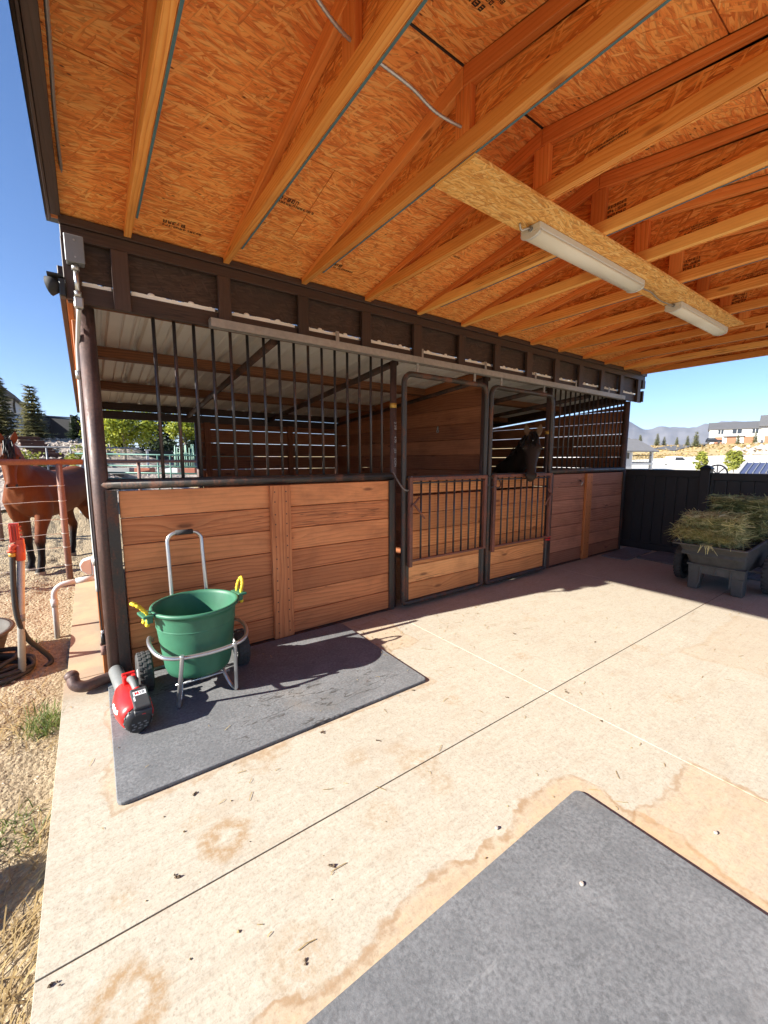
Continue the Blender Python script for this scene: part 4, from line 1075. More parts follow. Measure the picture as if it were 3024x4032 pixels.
mb = MB(); mb.cyl((6.09, 1.1, .225), (6.09, 1.9, .225), .014, n=8); mb.build('axle', M['galv_dull'], ck)

def hay(name, lab, c, h, ax, n, seed, ln=(.05, .13), bright=.5, group='hay in the black cart', cat='hay'):
    rn = random.Random(seed); mb = MB(); c = V(c)
    # lumpy core
    core = []
    def cp(s):
        p = V((s[0] * h[0], s[1] * h[1], s[2] * h[2])) * .86
        k = 1 + .10 * mnoise.noise((p.x * 9 + seed, p.y * 9, p.z * 9)); p = p * k
        return c + ax[0] * p.x + ax[1] * p.y + ax[2] * p.z
    N = 9
    for axn in range(3):
        for sg in (-1, 1):
            b = len(mb.v)
            for i in range(N):
                for j in range(N):
                    s = [0, 0, 0]; s[axn] = sg; s[(axn + 1) % 3] = -1 + 2 * i / (N - 1); s[(axn + 2) % 3] = -1 + 2 * j / (N - 1); mb.v.append(cp(s))
            for i in range(N - 1):
                for j in range(N - 1):
                    q = (b + i * N + j, b + (i + 1) * N + j, b + (i + 1) * N + j + 1, b + i * N + j + 1)
                    mb.face(q if sg > 0 else q[::-1], None, rn.uniform(0, .2))
    for k in range(n):
        axn = rn.choice((0, 0, 1, 2, 2)); s = [rn.uniform(-1, 1) for _ in range(3)]; s[axn] = rn.choice((-1, 1)) * rn.uniform(.86, 1.04)
        p = c + ax[0] * s[0] * h[0] + ax[1] * s[1] * h[1] + ax[2] * s[2] * h[2]
        d = ax[0] * rn.gauss(0, .5 if axn == 0 else 1) + ax[1] * rn.gauss(0, 1.2) + ax[2] * rn.gauss(0, .28)
        nrm = ax[axn] * (1 if s[axn] > 0 else -1)
        d = (d - nrm * d.dot(nrm) * .75 + nrm * rn.uniform(-.08, .20)).normalized()
        L = rn.uniform(*ln) * (1 if rn.random() < .9 else 1.5); w = rn.uniform(.0016, .0036) * (2.2 if rn.random() < .07 else 1)
        sd = d.cross(V((rn.uniform(-1, 1), rn.uniform(-1, 1), rn.uniform(-1, 1)))).normalized()
        m = p + d * L * .5 + V((0, 0, -.1 * L)) + sd * rn.uniform(-.15, .15) * L
        e = p + d * L + V((0, 0, -.28 * L * rn.random()))
        p = p - d * L * .25
        tn = min(1, max(0, rn.gauss(bright, .24) + .22 * math.sin(p.z * 75 + 2.2 * mnoise.noise((p.x * 9, p.y * 9, 1))) + .3 * mnoise.noise((p.x * 16, p.y * 16, p.z * 16))))
        if rn.random() < .10: w *= 2.4; tn = min(1, tn + .3)
        mb.quad(p - sd * w, p + sd * w, m + sd * w, m - sd * w, tn); mb.quad(m - sd * w, m + sd * w, e + sd * w * .5, e - sd * w * .5, tn)
    return tag(mb.build(name, M['hay'], None, loc=c - V((0, 0, h[2]))), lab, cat, group)
A0 = (V((0.97, .0, .22)).normalized(), V((0, 1, -.03)).normalized(), V((-.22, 0, .97)).normalized())
hay('hay_flake', 'block of green hay standing at the camera end of the black cart', (5.77, 1.56, .715), (.125, .25, .155), A0, 3000, 11, bright=.66)
hay('hay_flake', 'taller dark green hay bale at the fence side of the black cart', (6.42, 1.50, .80), (.23, .255, .245), (V((.99, .1, 0)).normalized(), V((-.1, .99, 0)).normalized(), V((0, 0, 1))), 3200, 12, bright=.30)
rn = random.Random(5); mb = MB()
for k in range(1300):
    y = rn.uniform(1.34, 1.88); x = 5.50 + rn.uniform(0, .20); z = .575 + (x - 5.46) * .38 + rn.uniform(0, .11) * (1 if y > 1.5 else .45)
    p = V((x, y, z)); d = V((rn.gauss(-.1, .6), rn.gauss(.1, 1.0), rn.gauss(0, .25))).normalized(); L = rn.uniform(.04, .13); w = rn.uniform(.0016, .0032); sd = d.cross(V((rn.random(), rn.random(), 1))).normalized()
    m = p + d * L * .5; e = p + d * L - V((0, 0, .25 * L)); tn = min(1, max(0, rn.gauss(.75, .2)))
    mb.quad(p - sd * w, p + sd * w, m + sd * w, m - sd * w, tn); mb.quad(m - sd * w, m + sd * w, e + sd * w * .6, e - sd * w * .6, tn)
for k in range(14):
    y = rn.uniform(1.46, 1.58); p = V((5.46, y, .55)); d = V((rn.uniform(-.25, 0), rn.gauss(-.1, .3), -1)).normalized(); L = rn.uniform(.03, .11) * (1.6 if k < 2 else 1); w = .0022; sd = V((0, 1, .2))
    q = p + V((-.02, 0, .012)); e = q + d * L; mb.quad(p + V((.06, -w, .02)), p + V((.06, w, .02)), q + sd * w, q - sd * w, .95); mb.quad(q - sd * w, q + sd * w, e + sd * w, e - sd * w, .9)
tag(mb.build('loose_hay', M['hay'], None, loc=(5.4, 1.5, .6)), 'pale loose hay spilling over the front lip of the black cart', 'hay', 'hay in the black cart')

# ------------------------------------------------------------------ black fence on the right
bf = thing('privacy_fence', (7.5, 1.0, 0), 'black solid board privacy fence behind the hay cart', 'fence')
def fpanel(y0, y1, zt):
    mb = MB(); y = y0
    while y < y1 - .02:
        ye = min(y1, y + .152); mb.box((7.494, y + .003, .03), (7.516, ye - .003, zt - .10), .5, 2); y += .152
    mb.box((7.5165, y0, .03), (7.524, y1, zt - .11), .5, 2)
    p = mb.build('board_panel', M['black_fence'], bf, bevel=.004)
    for za, zb in ((zt - .11, zt), (.0035, .12)):
        mb = MB(); mb.box((7.475, y0, za), (7.535, y1, zb), .5, 1); mb.build('rail', M['black_fence'], p, bevel=.006)
fpanel(2.255, 3.36, 1.335); fpanel(-.35, 2.125, 1.30); fpanel(-2.9, -.48, 1.30)
for y in (2.19, -.415):
    mb = MB(); mb.box((7.44, y - .063, 0), (7.57, y + .063, 1.345), .5, 2); p = mb.build('post', M['black_fence'], bf, bevel=.006)
    mb = MB(); z = 1.345
    b = len(mb.v)
    mb.rings([[(7.505 + sx * w, y + sy * w, z + hh) for sx, sy in ((-1, -1), (1, -1), (1, 1), (-1, 1))] for w, hh in ((.072, 0), (.075, .012), (.066, .03), (.03, .062), (.004, .068))], smooth=False); mb.build('cap', M['black_fence'], p)

# ------------------------------------------------------------------ brown pipe stub, hanging cord, outlet box, pvc
ps = thing('pipe_stub', (-.05, 3.15, 0), 'brown steel pipe elbow lying on the slab edge beside the corner post', 'pipe')
mb = MB(); mb.tube(smooth_path([(.05, 3.20, .045), (-.04, 3.17, .045), (-.115, 3.135, .05), (-.165, 3.15, .07), (-.178, 3.185, .105)], 6), .036, 16); mb.build('pipe', M['steel_post'], ps)
mb = MB(); mb.sphere((-.182, 3.195, .115), (.041, .041, .035), 14, 9); mb.build('end_cap', M['steel_post'], ps)
cordp = smooth_path([(.0, 3.285, 1.9), (-.006, 3.275, 1.2), (-.004, 3.27, .7), (.0, 3.268, .33)], 8)
hc = thing('power_cord', (0, 3.27, .25), 'thin black cord with a plug hanging down the side of the corner post', 'cord')
mb = MB(); mb.tube(cordp, .004, 6); mb.build('cord', M['black'], hc)
mb = MB(); mb.cyl((0, 3.268, .33), (0, 3.268, .255), .011, .014, 10); mb.build('plug', M['black'], hc)
mb = MB(); mb.cyl((0, 3.268, .35), (0, 3.268, .33), .009, n=10); mb.build('collar', M['white'], hc)
ob = thing('outlet_box', (-.04, 4.62, .45), 'white weatherproof outlet cover on the side of the barn above the pvc bend', 'outlet')
mb = MB(); mb.box((-.035, 4.55, .44), (.024, 4.68, .60)); mb.build('box_body', M['white'], ob, bevel=.008)
mb = MB(); mb.prism([(-.0355, 4.56, .445), (-.0755, 4.56, .45), (-.115, 4.56, .49), (-.125, 4.56, .54), (-.10, 4.56, .58), (-.0355, 4.56, .598)], (0, .11, 0)); mb.build('bubble_cover', M['white'], ob, bevel=.008, seg=2)
pv = thing('pvc_conduit', (-.33, 4.56, -.1), 'white plastic pipe rising from the dirt and bending over to the barn side', 'pipe')
pp = [V((-.33, 4.56, -.14)), V((-.325, 4.56, .28))] + arc((-.225, 4.56, .30), .1, math.pi, math.pi / 2, (1, 0, 0), (0, 0, 1), 7) + [V((-.14, 4.56, .405))]
mb = MB(); mb.tube(pp, .0215, 14); mb.build('bend', M['pvc'], pv)
mb = MB(); mb.tube([(-.16, 4.56, .405), (.0, 4.56, .415)], .026, 14); mb.build('sleeve', M['pvc'], pv)
mb = MB(); mb.cyl((-.327, 4.56, .20), (-.325, 4.56, .27), .0265, n=14); mb.build('coupling', M['pvc'], pv)
mb = MB(); mb.box((-.012, 4.52, .385), (.0225, 4.60, .44)); mb.build('end_box', M['pvc'], pv, bevel=.005)
mb = MB(); mb.cyl((.0, 3.30, .17), (.0, 3.30, .235), .02, n=10); mb.tube(arc((0, 3.30, .245), .016, 0, 2 * math.pi, (1, 0, 0), (0, 0, 1), 10)[:-1], .005, 6, True)
tag(mb.build('gate_hinge_pin', M['rust_pipe'], None, loc=(0, 3.3, .17)), 'small rusty hinge pin low on the outside of the corner post', 'hinge')
# ------------------------------------------------------------------ horses
def loft(mb, st, n=16, up=None):
    """st: (centre, half width, half height); cross sections follow the path, width kept horizontal"""
    P_ = [V(s[0]) for s in st]; R = []
    for i, s in enumerate(st):
        t = (P_[min(i + 1, len(P_) - 1)] - P_[max(i - 1, 0)]).normalized()
        side = V(s[3]) if len(s) > 3 else V((0, 1, 0))
        side = (side - t * side.dot(t)).normalized(); u = t.cross(side)
        R.append([P_[i] + side * (s[1] * math.cos(2 * math.pi * k / n)) + u * (s[2] * math.sin(2 * math.pi * k / n)) for k in range(n)])
    mb.rings(R); return mb
def horse(loc, rot, lab, coat, neck, poll, muzzle, voxel=.013, facew=None, tail=True, blaze=None, ear=(1, 1), earmat=None, scale=1.0, lead=0.0):
    h = thing('horse', loc, lab, 'horse', rot=rot)
    h.scale = (scale,) * 3
    Mi = (Matrix.Translation(V(loc)) @ Matrix.Rotation(rot, 4, 'Z') @ Matrix.Scale(scale, 4)).inverted()
    poll, muzzle = Mi @ V(poll), Mi @ V(muzzle); neck = [(Mi @ V(p), a, b) for p, a, b in neck]
    mb = MB()
    loft(mb, [((-.80, 0, 1.14), .06, .08), ((-.76, 0, 1.13), .16, .19), ((-.66, 0, 1.12), .235, .265), ((-.50, 0, 1.11), .275, .30), ((-.30, 0, 1.075), .275, .295), ((-.06, 0, 1.04), .29, .31), ((.18, 0, 1.04), .285, .325), ((.38, 0, 1.075), .26, .345), ((.54, 0, 1.09), .23, .32), ((.66, 0, 1.08), .185, .25), ((.74, 0, 1.06), .10, .14)], 20)
    loft(mb, [((-.72, 0, 1.27), .08, .05), ((-.5, 0, 1.33), .17, .085), ((-.25, 0, 1.31), .12, .06), ((.1, 0, 1.30), .10, .05), ((.32, 0, 1.345), .09, .09), ((.46, 0, 1.32), .10, .10), ((.58, 0, 1.24), .1, .08)], 12)
    for s in (1, -1):
        f = lead * s
        loft(mb, [((.52, .13 * s, 1.18), 0.095, 0.147), ((.54, .155 * s, .98), 0.110, 0.147), ((.50, .15 * s, .80), 0.091, 0.120), ((.50 + f * .5, .14 * s, .64), 0.067, 0.079), ((.515 + f * .7, .135 * s, .50), 0.057, 0.062), ((.515 + f * .75, .135 * s, .45), 0.061, 0.066), ((.505 + f * .8, .135 * s, .38), 0.044, 0.050), ((.50 + f * .9, .135 * s, .25), 0.037, 0.043), ((.50 + f, .135 * s, .165), 0.044, 0.052), ((.525 + f, .135 * s, .10), 0.039, 0.044), ((.54 + f, .135 * s, .065), 0.052, 0.060), ((.555 + f, .135 * s, .0), 0.067, 0.079)], 14)
        f = -lead * s * .7
        loft(mb, [((-.56, .12 * s, 1.16), 0.137, 0.231), ((-.52, .155 * s, .98), 0.131, 0.231), ((-.47, .165 * s, .82), 0.122, 0.198), ((-.52 + f * .3, .155 * s, .68), 0.079, 0.120), ((-.62 + f * .6, .145 * s, .56), 0.057, 0.077), ((-.67 + f * .7, .14 * s, .49), 0.055, 0.074), ((-.66 + f * .8, .14 * s, .40), 0.046, 0.058), ((-.64 + f * .9, .14 * s, .27), 0.039, 0.048), ((-.63 + f, .14 * s, .17), 0.046, 0.055), ((-.60 + f, .14 * s, .10), 0.041, 0.048), ((-.585 + f, .14 * s, .065), 0.054, 0.060), ((-.57 + f, .14 * s, .0), 0.067, 0.079)], 14)
    # neck
    Q = [((.42, 0, 1.10), .19, .29), ((.54, 0, 1.20), .15, .26)] + neck
    ax = (muzzle - poll).normalized(); Lh = (muzzle - poll).length
    fw = V((0, 0, 1)) if facew is None else (Mi.to_3x3() @ V(facew)).normalized()
    fw = (fw - ax * fw.dot(ax)).normalized(); sd = ax.cross(fw)
    nlast = poll - fw * .09 + ax * .03
    st = []
    Qp = [q[0] if isinstance(q[0], Vector) else V(q[0]) for q in Q] + [nlast]
    for i, q in enumerate(Q):
        u = i / len(Q); st.append((Qp[i], q[1], q[2], (V((0, 1, 0)) * (1 - u) + sd * u * (1 if sd.y > 0 else -1))))
    st.append((nlast, .075, .115, sd * (1 if sd.y > 0 else -1)))
    loft(mb, st, 18)
    # head: (t along, half width, face height, jaw depth)
    hs = [(-.06, .045, .00, .10), (.0, .072, .030, .17), (.10, .088, .045, .205), (.22, .098, .052, .235), (.34, .098, .052, .245), (.46, .080, .046, .215), (.58, .066, .040, .175), (.70, .058, .036, .15), (.82, .056, .036, .14), (.91, .060, .036, .138), (.97, .055, .028, .118), (1.01, .036, .008, .075)]
    R = []
    k_ = Lh / .62
    for t, w, fh, jd in hs:
        c = poll + ax * (t * Lh); top = fw * fh * k_; bot = -fw * (jd - fh) * k_; mid = (top + bot) / 2; hv = (top - bot) / 2
        ring = []
        for k in range(18):
            a = 2 * math.pi * k / 18; ca, sa = math.cos(a), math.sin(a)
            wz = 1.0 if sa > -.2 else (.80 if .15 < t < .5 else .72)
            ring.append(c + mid + sd * (w * k_ * wz * (abs(ca) ** .8) * (1 if ca > 0 else -1)) + hv * (abs(sa) ** .85) * (1 if sa > 0 else -1))
        R.append(ring)
    mb.rings(R)
    # brow ridges, nostril flares, cheek
    for s in (1, -1):
        c = poll + ax * (.32 * Lh) + sd * s * .083 * k_ + fw * .012; mb.sphere(c, .036 * k_, 10, 7)
        c = poll + ax * (.93 * Lh) + sd * s * .042 * k_ + fw * .006; mb.sphere(c, .030 * k_, 10, 7)
    me = mb.mesh('body', V((0, 0, 0))); o = bpy.data.objects.new('body', me); COL.objects.link(o)
    m = o.modifiers.new('r', 'REMESH'); m.mode = 'VOXEL'; m.voxel_size = voxel
    m = o.modifiers.new('s', 'SMOOTH'); m.iterations = 7; m.factor = .55
    bpy.context.view_layer.update()
    dg = bpy.context.evaluated_depsgraph_get(); me2 = bpy.data.meshes.new_from_object(o.evaluated_get(dg)); me2.materials.clear(); me2.materials.append(coat)
    me2.polygons.foreach_set('use_smooth', [True] * len(me2.polygons))
    o.modifiers.clear(); o.data = me2; o.parent = h; BASE[o.name] = V((0, 0, 0))
    # ears
    for s in (1, -1):
        b = poll + sd * s * .055 * k_ + fw * .0 + ax * .01; tip = b - ax * .155 * k_ + sd * s * .03 * k_ + fw * .035
        q = MB(); d = (tip - b)
        prof = [(0, .022), (.25, .034), (.5, .036), (.75, .024), (.93, .009), (1.0, .002)]
        e1 = sd; e2 = d.normalized().cross(e1).normalized()
        rings = []
        for t, w in prof:
            c = b + d * t
            rings.append([c + e1 * (w * k_ * math.cos(a)) + e2 * (w * k_ * .55 * math.sin(a) * (1 if math.sin(a) * (e2.dot(fw)) < 0 else .12)) for a in [2 * math.pi * k / 12 for k in range(12)]])
        q.rings(rings); ea = q.build('ear', earmat or coat, h)
    for s in (1, -1):
        q = MB(); q.sphere(poll + ax * (.335 * Lh) + sd * s * .102 * k_ + fw * .016, .0185 * k_, 12, 8); q.build('eye', M['eye'], h)
        q = MB(); c = poll + ax * (.945 * Lh) + sd * s * .050 * k_ + fw * .024
        q.sphere(c, (.013, .013, .020), 8, 6); q.build('nostril', M['nostril'], h)
    # mane, forelock, tail: bundles of hair ribbons
    def ribbons(q, base, n, L, d, spread, rn, w=.006):
        for _ in range(n):
            p = base(rn.random(), rn); dd = (d + V((rn.gauss(0, spread), rn.gauss(0, spread), rn.gauss(0, spread)))).normalized()
            LL = L * rn.uniform(.6, 1.1); pr = dd.cross(V((rn.gauss(0, 1), rn.gauss(0, 1), rn.gauss(0, 1)))).normalized() * w
            m1 = p + dd * LL * .5 + V((rn.gauss(0, .012), rn.gauss(0, .012), 0)); e = p + dd * LL + V((0, 0, -.03))
            q.quad(p - pr, p + pr, m1 + pr, m1 - pr, smooth=True); q.quad(m1 - pr, m1 + pr, e + pr * .4, e - pr * .4, smooth=True)
    rn = random.Random(4)
    top = [V((.40, 0, 1.40))] + [V(s[0]) + (s[3] if False else V((0, 0, 0))) for s in []]
    crest = []
    for i in range(1, len(st)):
        c = st[i][0]; t = (st[min(i + 1, len(st) - 1)][0] - st[i - 1][0]).normalized(); side = V(st[i][3]); side = (side - t * side.dot(t)).normalized(); u = t.cross(side)
        if u.z < 0: u = -u
        if i == len(st) - 1: u = fw * .2 - ax
        crest.append(c + u.normalized() * st[i][2] * .93)
    crest.append(poll - ax * .02)
    def cb(u, r):
        f = u * (len(crest) - 1); i = min(int(f), len(crest) - 2); return crest[i].lerp(crest[i + 1], f - i) + V((0, r.uniform(-.02, .02), r.uniform(-.02, .02)))
    q = MB(); mdir = Mi.to_3x3() @ V((-.55, -.1, -.85)) if lead else Mi.to_3x3() @ V((-.5, .1, -.85))
    ribbons(q, cb, 420, .20, mdir.normalized(), .22, rn); ribbons(q, cb, 160, .06, V((0, 0, 1)), .5, rn); q.build('mane', M['mane'], h)
    q = MB(); ribbons(q, lambda u, r: poll + sd * r.uniform(-.045, .045) * k_ + fw * .035 - ax * r.uniform(-.02, .03), 130, .20, (ax + fw * .16).normalized(), .12, rn, .005); q.build('forelock', M['mane'], h)
    if tail:
        q = MB(); ribbons(q, lambda u, r: V((-.80 - .10 * math.sin(u * 2.2), r.uniform(-.035, .035), 1.17 - .35 * u)), 520, .48, V((-.08, 0, -1)), .07, rn, .007)
        loft(q, [((-.76, 0, 1.22), .04, .04), ((-.85, 0, 1.15), .045, .045), ((-.89, 0, .98), .05, .05), ((-.90, 0, .75), .055, .055), ((-.89, 0, .52), .03, .03)], 10); q.build('tail', M['mane'], h)
    if blaze:
        q = MB(); c = poll + ax * (.20 * Lh) + fw * (.056 * k_) ; q.sphere(c, .010, 10, 7); q.build('star_mark', M['white_mark'], h)
    return h
def coat(name, body, points, hi, leg_z=.50, hoof=(.30, .25, .19)):
    t = NT(name); o = t.obj(); x, y, z = t.sep(o); n = t.noise(o, 5, 4, .6); f = t.noise(t.map(o, scale=(60, 60, 18)), 1, 3, .6)
    c = t.mix(n, body, hi); c = t.mix(t.mul(f, .25), c, tuple(q * .5 for q in body))
    leg = t.sub(1.0, t.step(t.add(z, t.mul(t.sub(n, .5), .12)), leg_z - .14, leg_z + .10)); c = t.mix(leg, c, points)
    hf = t.sub(1.0, t.step(z, .055, .065)); c = t.mix(hf, c, hoof)
    return t.finish(c, .6, 0, t.bump(f, .3, .004), Specular_IOR_Level=.15)
M['eye'] = plain('horse eye', (.012, .009, .007), .3, 0, .05, 5)
M['nostril'] = plain('nostril', (.012, .008, .007), .7, 0, .1, 40)
bayc = coat('bay coat', (.115, .032, .011), (.010, .008, .008), (.21, .064, .022))
blkc = coat('black coat', (.036, .025, .020), (.014, .012, .012), (.055, .040, .031))
M['ear_in'] = haircoat('ear hair', (.10, .065, .035), (.20, .14, .08))
ry = math.atan2(-.87, -.46)
horse((-.43, 7.93, -.10), ry, 'bay horse with black legs and mane standing behind the pipe fence', bayc,
      [(V((-.76, 7.34, 1.32)), .135, .22), (V((-.79, 7.22, 1.50)), .11, .18), (V((-.795, 7.18, 1.63)), .09, .14)], (-.80, 7.09, 1.71), (-.79, 6.95, 1.13), .013, facew=(.12, -1, .2), lead=.12, scale=1.06)
horse((6.0, 4.62, -.01), math.atan2(-.60, -.80), 'black horse with a small white star looking out over the second gate', blkc,
      [(V((5.28, 3.92, 1.42)), .13, .21), (V((4.98, 3.60, 1.55)), .115, .18), (V((4.76, 3.36, 1.68)), .095, .145)], (4.60, 3.18, 1.80), (4.285, 2.965, 1.27), .013, facew=(-.80, -.60, .45), tail=False, blaze=True, earmat=M['ear_in'], scale=1.06)

# ------------------------------------------------------------------ corral
pf = thing('pipe_fence', (-.3, 6.85, -.1), 'rust brown pipe rail fence with wire strands in front of the bay horse', 'fence')
mb = MB(); mb.cyl((-4.6, 6.85, 1.468), (-.045, 6.85, 1.463), .037, n=16); mb.build('top_rail', M['rust_pipe'], pf)
for x in (-.30, -2.8):
    mb = MB(); mb.cyl((x, 6.85, -.2), (x, 6.85, 1.44), .037, n=16); mb.build('post', M['rust_pipe'], pf)
for z in (1.16, .96, .72, .53, .345, .10):
    mb = MB(); P_ = [V((-2.8 + 2.46 * i / 14, 6.81, z + .004 * math.sin(i * 2.1) - .03 * (1 - i / 14))) for i in range(15)]; mb.tube(P_, .0035, 6)
    mb.tube(arc((-.30, 6.85, z), .0405, 0, 2 * math.pi, (1, 0, 0), (0, 1, .12), 14)[:-1], .0035, 5, True)
    if z > 1.1: mb.tube([(-.335, 6.81, z), (-.33, 6.805, z - .03), (-.315, 6.80, z - .07)], .005, 5); mb.tube([(-.42, 6.81, z - .002), (-.34, 6.81, z)], .008, 6)
    mb.build('wire', M['wire'], pf)
# yard hydrant
M['old_pipe'] = plain('weathered pale pipe', (.46, .43, .38), .5, .3, .15, 20, .1)
hy_ = thing('yard_hydrant', (-.50, 3.86, -.1), 'red-headed hydrant on a pale pipe with a black hose hanging from it', 'hydrant')
mb = MB(); mb.tube([(-.505, 3.86, -.14), (-.47, 3.86, .4), (-.43, 3.86, .86)], .0225, 14); mb.build('standpipe', M['old_pipe'], hy_)
mb = MB(); mb.tube([(-.438, 3.86, .78), (-.432, 3.86, .90)], .029, 12); mb.box((-.452, 3.835, .84), (-.408, 3.885, .935)); mb.tube([(-.43, 3.86, .90), (-.475, 3.85, .885), (-.478, 3.85, .845)], .021, 10); mb.cyl((-.478, 3.85, .865), (-.478, 3.85, .845), .027, n=12); mb.build('head', M['orange_red'], hy_, bevel=.004)
mb = MB(); mb.box((-.482, 3.838, .915), (-.428, 3.878, 1.05))
for x in (-.47, -.456, -.441): mb.box((x - .004, 3.832, .93), (x + .004, 3.8375, 1.04))
for z in (.935, .96, .99, 1.02): mb.box((-.4275, 3.85, z), (-.415, 3.866, z + .010))
mb.build('pump_handle', M['red_dull'], hy_, bevel=.003)
mb = MB(); mb.cyl((-.478, 3.85, .843), (-.478, 3.85, .815), .021, n=12); mb.build('hose_coupling', M['gold'], hy_)
mb = MB(); mb.tube(smooth_path([(-.478, 3.85, .82), (-.49, 3.84, .6), (-.492, 3.84, .42), (-.478, 3.85, .30), (-.45, 3.90, .17), (-.40, 3.95, .07), (-.35, 3.97, -.02), (-.34, 3.96, -.06), (-.375, 3.92, -.075)], 8), .0175, 10); mb.build('hose', M['hose'], hy_)
mb = MB(); mb.cyl((-.4745, 3.86, .335), (-.471, 3.86, .385), .025, n=12); mb.build('clip', M['grey_box'], hy_)
mb = MB(); P_ = []
for i in range(110):
    a = i * .24; r = .26 + .05 * math.sin(i * .05) + .02 * math.sin(i * .9); P_.append(V((-.78 + r * math.cos(a) * 1.15, 3.98 + r * math.sin(a) * .7, -.068 + .03 * int(a / (2 * math.pi)) + .012 * math.sin(i * .31))))
mb.tube(P_, .0165, 8); tag(mb.build('coiled_hose', M['hose'], None, loc=(-.78, 3.98, -.1)), 'black hose lying coiled on the dirt behind the hydrant', 'hose')
bt = thing('rubber_tub', (-.90, 4.2, -.1), 'round grey black rubber feed tub on the dirt at the left edge', 'tub')
mb = MB(); mb.lathe([(0, -.09), (.27, -.09), (.285, -.07), (.345, .13), (.36, .185), (.375, .19), (.375, .202), (.355, .205), (.335, .14), (.275, -.06), (0, -.06)], (-.95, 4.22, 0), 36); mb.build('tub', M['tub_rub'], bt)
mb = MB(); mb.lathe([(.372, .186), (.392, .19), (.392, .202), (.372, .206)], (-.95, 4.22, 0), 36); mb.build('rim', M['tub_rub'], bt)
# gravel, straw, grass: nobody could count them
rn = random.Random(21); mb = MB()
def stone(mb, p, r, rn):
    b = len(mb.v); vs = [V((1, 0, 0)), V((-1, 0, 0)), V((0, 1, 0)), V((0, -1, 0)), V((0, 0, 1)), V((0, 0, -1))]
    sc3 = [rn.uniform(.6, 1.3), rn.uniform(.6, 1.3), rn.uniform(.4, .9)]; a = rn.uniform(0, 6.28); ca, sa = math.cos(a), math.sin(a)
    for v in vs:
        q = V((v.x * sc3[0], v.y * sc3[1], v.z * sc3[2])) * r * rn.uniform(.8, 1.2); mb.v.append(V(p) + V((q.x * ca - q.y * sa, q.x * sa + q.y * ca, q.z)))
    tn = rn.random()
    for f in ((0, 2, 4), (2, 1, 4), (1, 3, 4), (3, 0, 4), (2, 0, 5), (1, 2, 5), (3, 1, 5), (0, 3, 5)): mb.face([b + i for i in f], None, tn)
for k in range(7000):
    y = -.9 + 9.2 * rn.random() ** 1.15; x = -.27 - rn.random() ** 1.3 * (1.3 + y * .12); r = rn.uniform(.0025, .0065) * (1 if rn.random() < .93 else 2.2)
    if y > 5.8: r *= 1.6
    stone(mb, (x, y, yz(x, y) + r * .2), r, rn)
def stonemat():
    t = NT('gravel stones'); return t.finish(t.ramp(t.tint(), [(0, (.20, .13, .07)), (.4, (.36, .275, .17)), (.75, (.49, .40, .28)), (1, (.60, .54, .45))]), .92)
M['stone'] = stonemat()
tag(mb.build('gravel', M['stone'], None), kind='stuff')
mb = MB()
for k in range(4200):
    y = -1.0 + 4.6 * rn.random(); x = -.26 - rn.random() ** 1.4 * 1.1
    dens = mnoise.noise((x * 3, y * 2.2, 4)) + (.3 if y < 2.2 else -.15)
    if dens < rn.uniform(-.3, .35): continue
    p = V((x, y, yz(x, y) + .008)); a = rn.gauss(1.25, .7); L = rn.uniform(.03, .15); d = V((math.cos(a), math.sin(a), rn.uniform(-.05, .16))); sd = V((-d.y, d.x, 0)) * rn.uniform(.0012, .003)
    m = p + d * L * .5 + V((0, 0, .008)); e = p + d * L; tn = rn.random()
    mb.quad(p - sd, p + sd, m + sd, m - sd, tn); mb.quad(m - sd, m + sd, e + sd, e - sd, tn)
tag(mb.build('straw_litter', M['straw'], None), kind='stuff')
def tuft(lab, x, y, n, r, hgt, sd_):
    rn = random.Random(sd_); mb = MB()
    for k in range(n):
        a = rn.uniform(0, 6.28); q = r * rn.random() ** .6; p = V((x + q * math.cos(a), y + q * 1.6 * math.sin(a), yz(x, y) - .01)); L = hgt * rn.uniform(.5, 1.2)
        d = V((rn.gauss(0, .5), rn.gauss(0, .5), 1)).normalized(); s = V((rn.gauss(0, 1), rn.gauss(0, 1), 0)).normalized() * .0025
        m = p + d * L * .6; e = p + d * L + V((d.x, d.y, -.2)) * L * .4; tn = rn.random(); mb.quad(p - s, p + s, m + s * .8, m - s * .8, tn); mb.tri(m - s * .8, m + s * .8, e, tn)
    return tag(mb.build('grass_tuft', M['grass'], None, loc=(x, y, -.1)), lab, 'grass', 'grass tufts by the slab')
tuft('green grass tuft beside the slab next to the brown pipe elbow', -.33, 3.02, 170, .09, .13, 1)
tuft('sparse low grass tuft near the white pvc pipe', -.52, 4.45, 60, .09, .06, 2)
tuft('small dry grass tuft on the dirt at the lower left edge', -.36, 2.2, 80, .10, .07, 3)
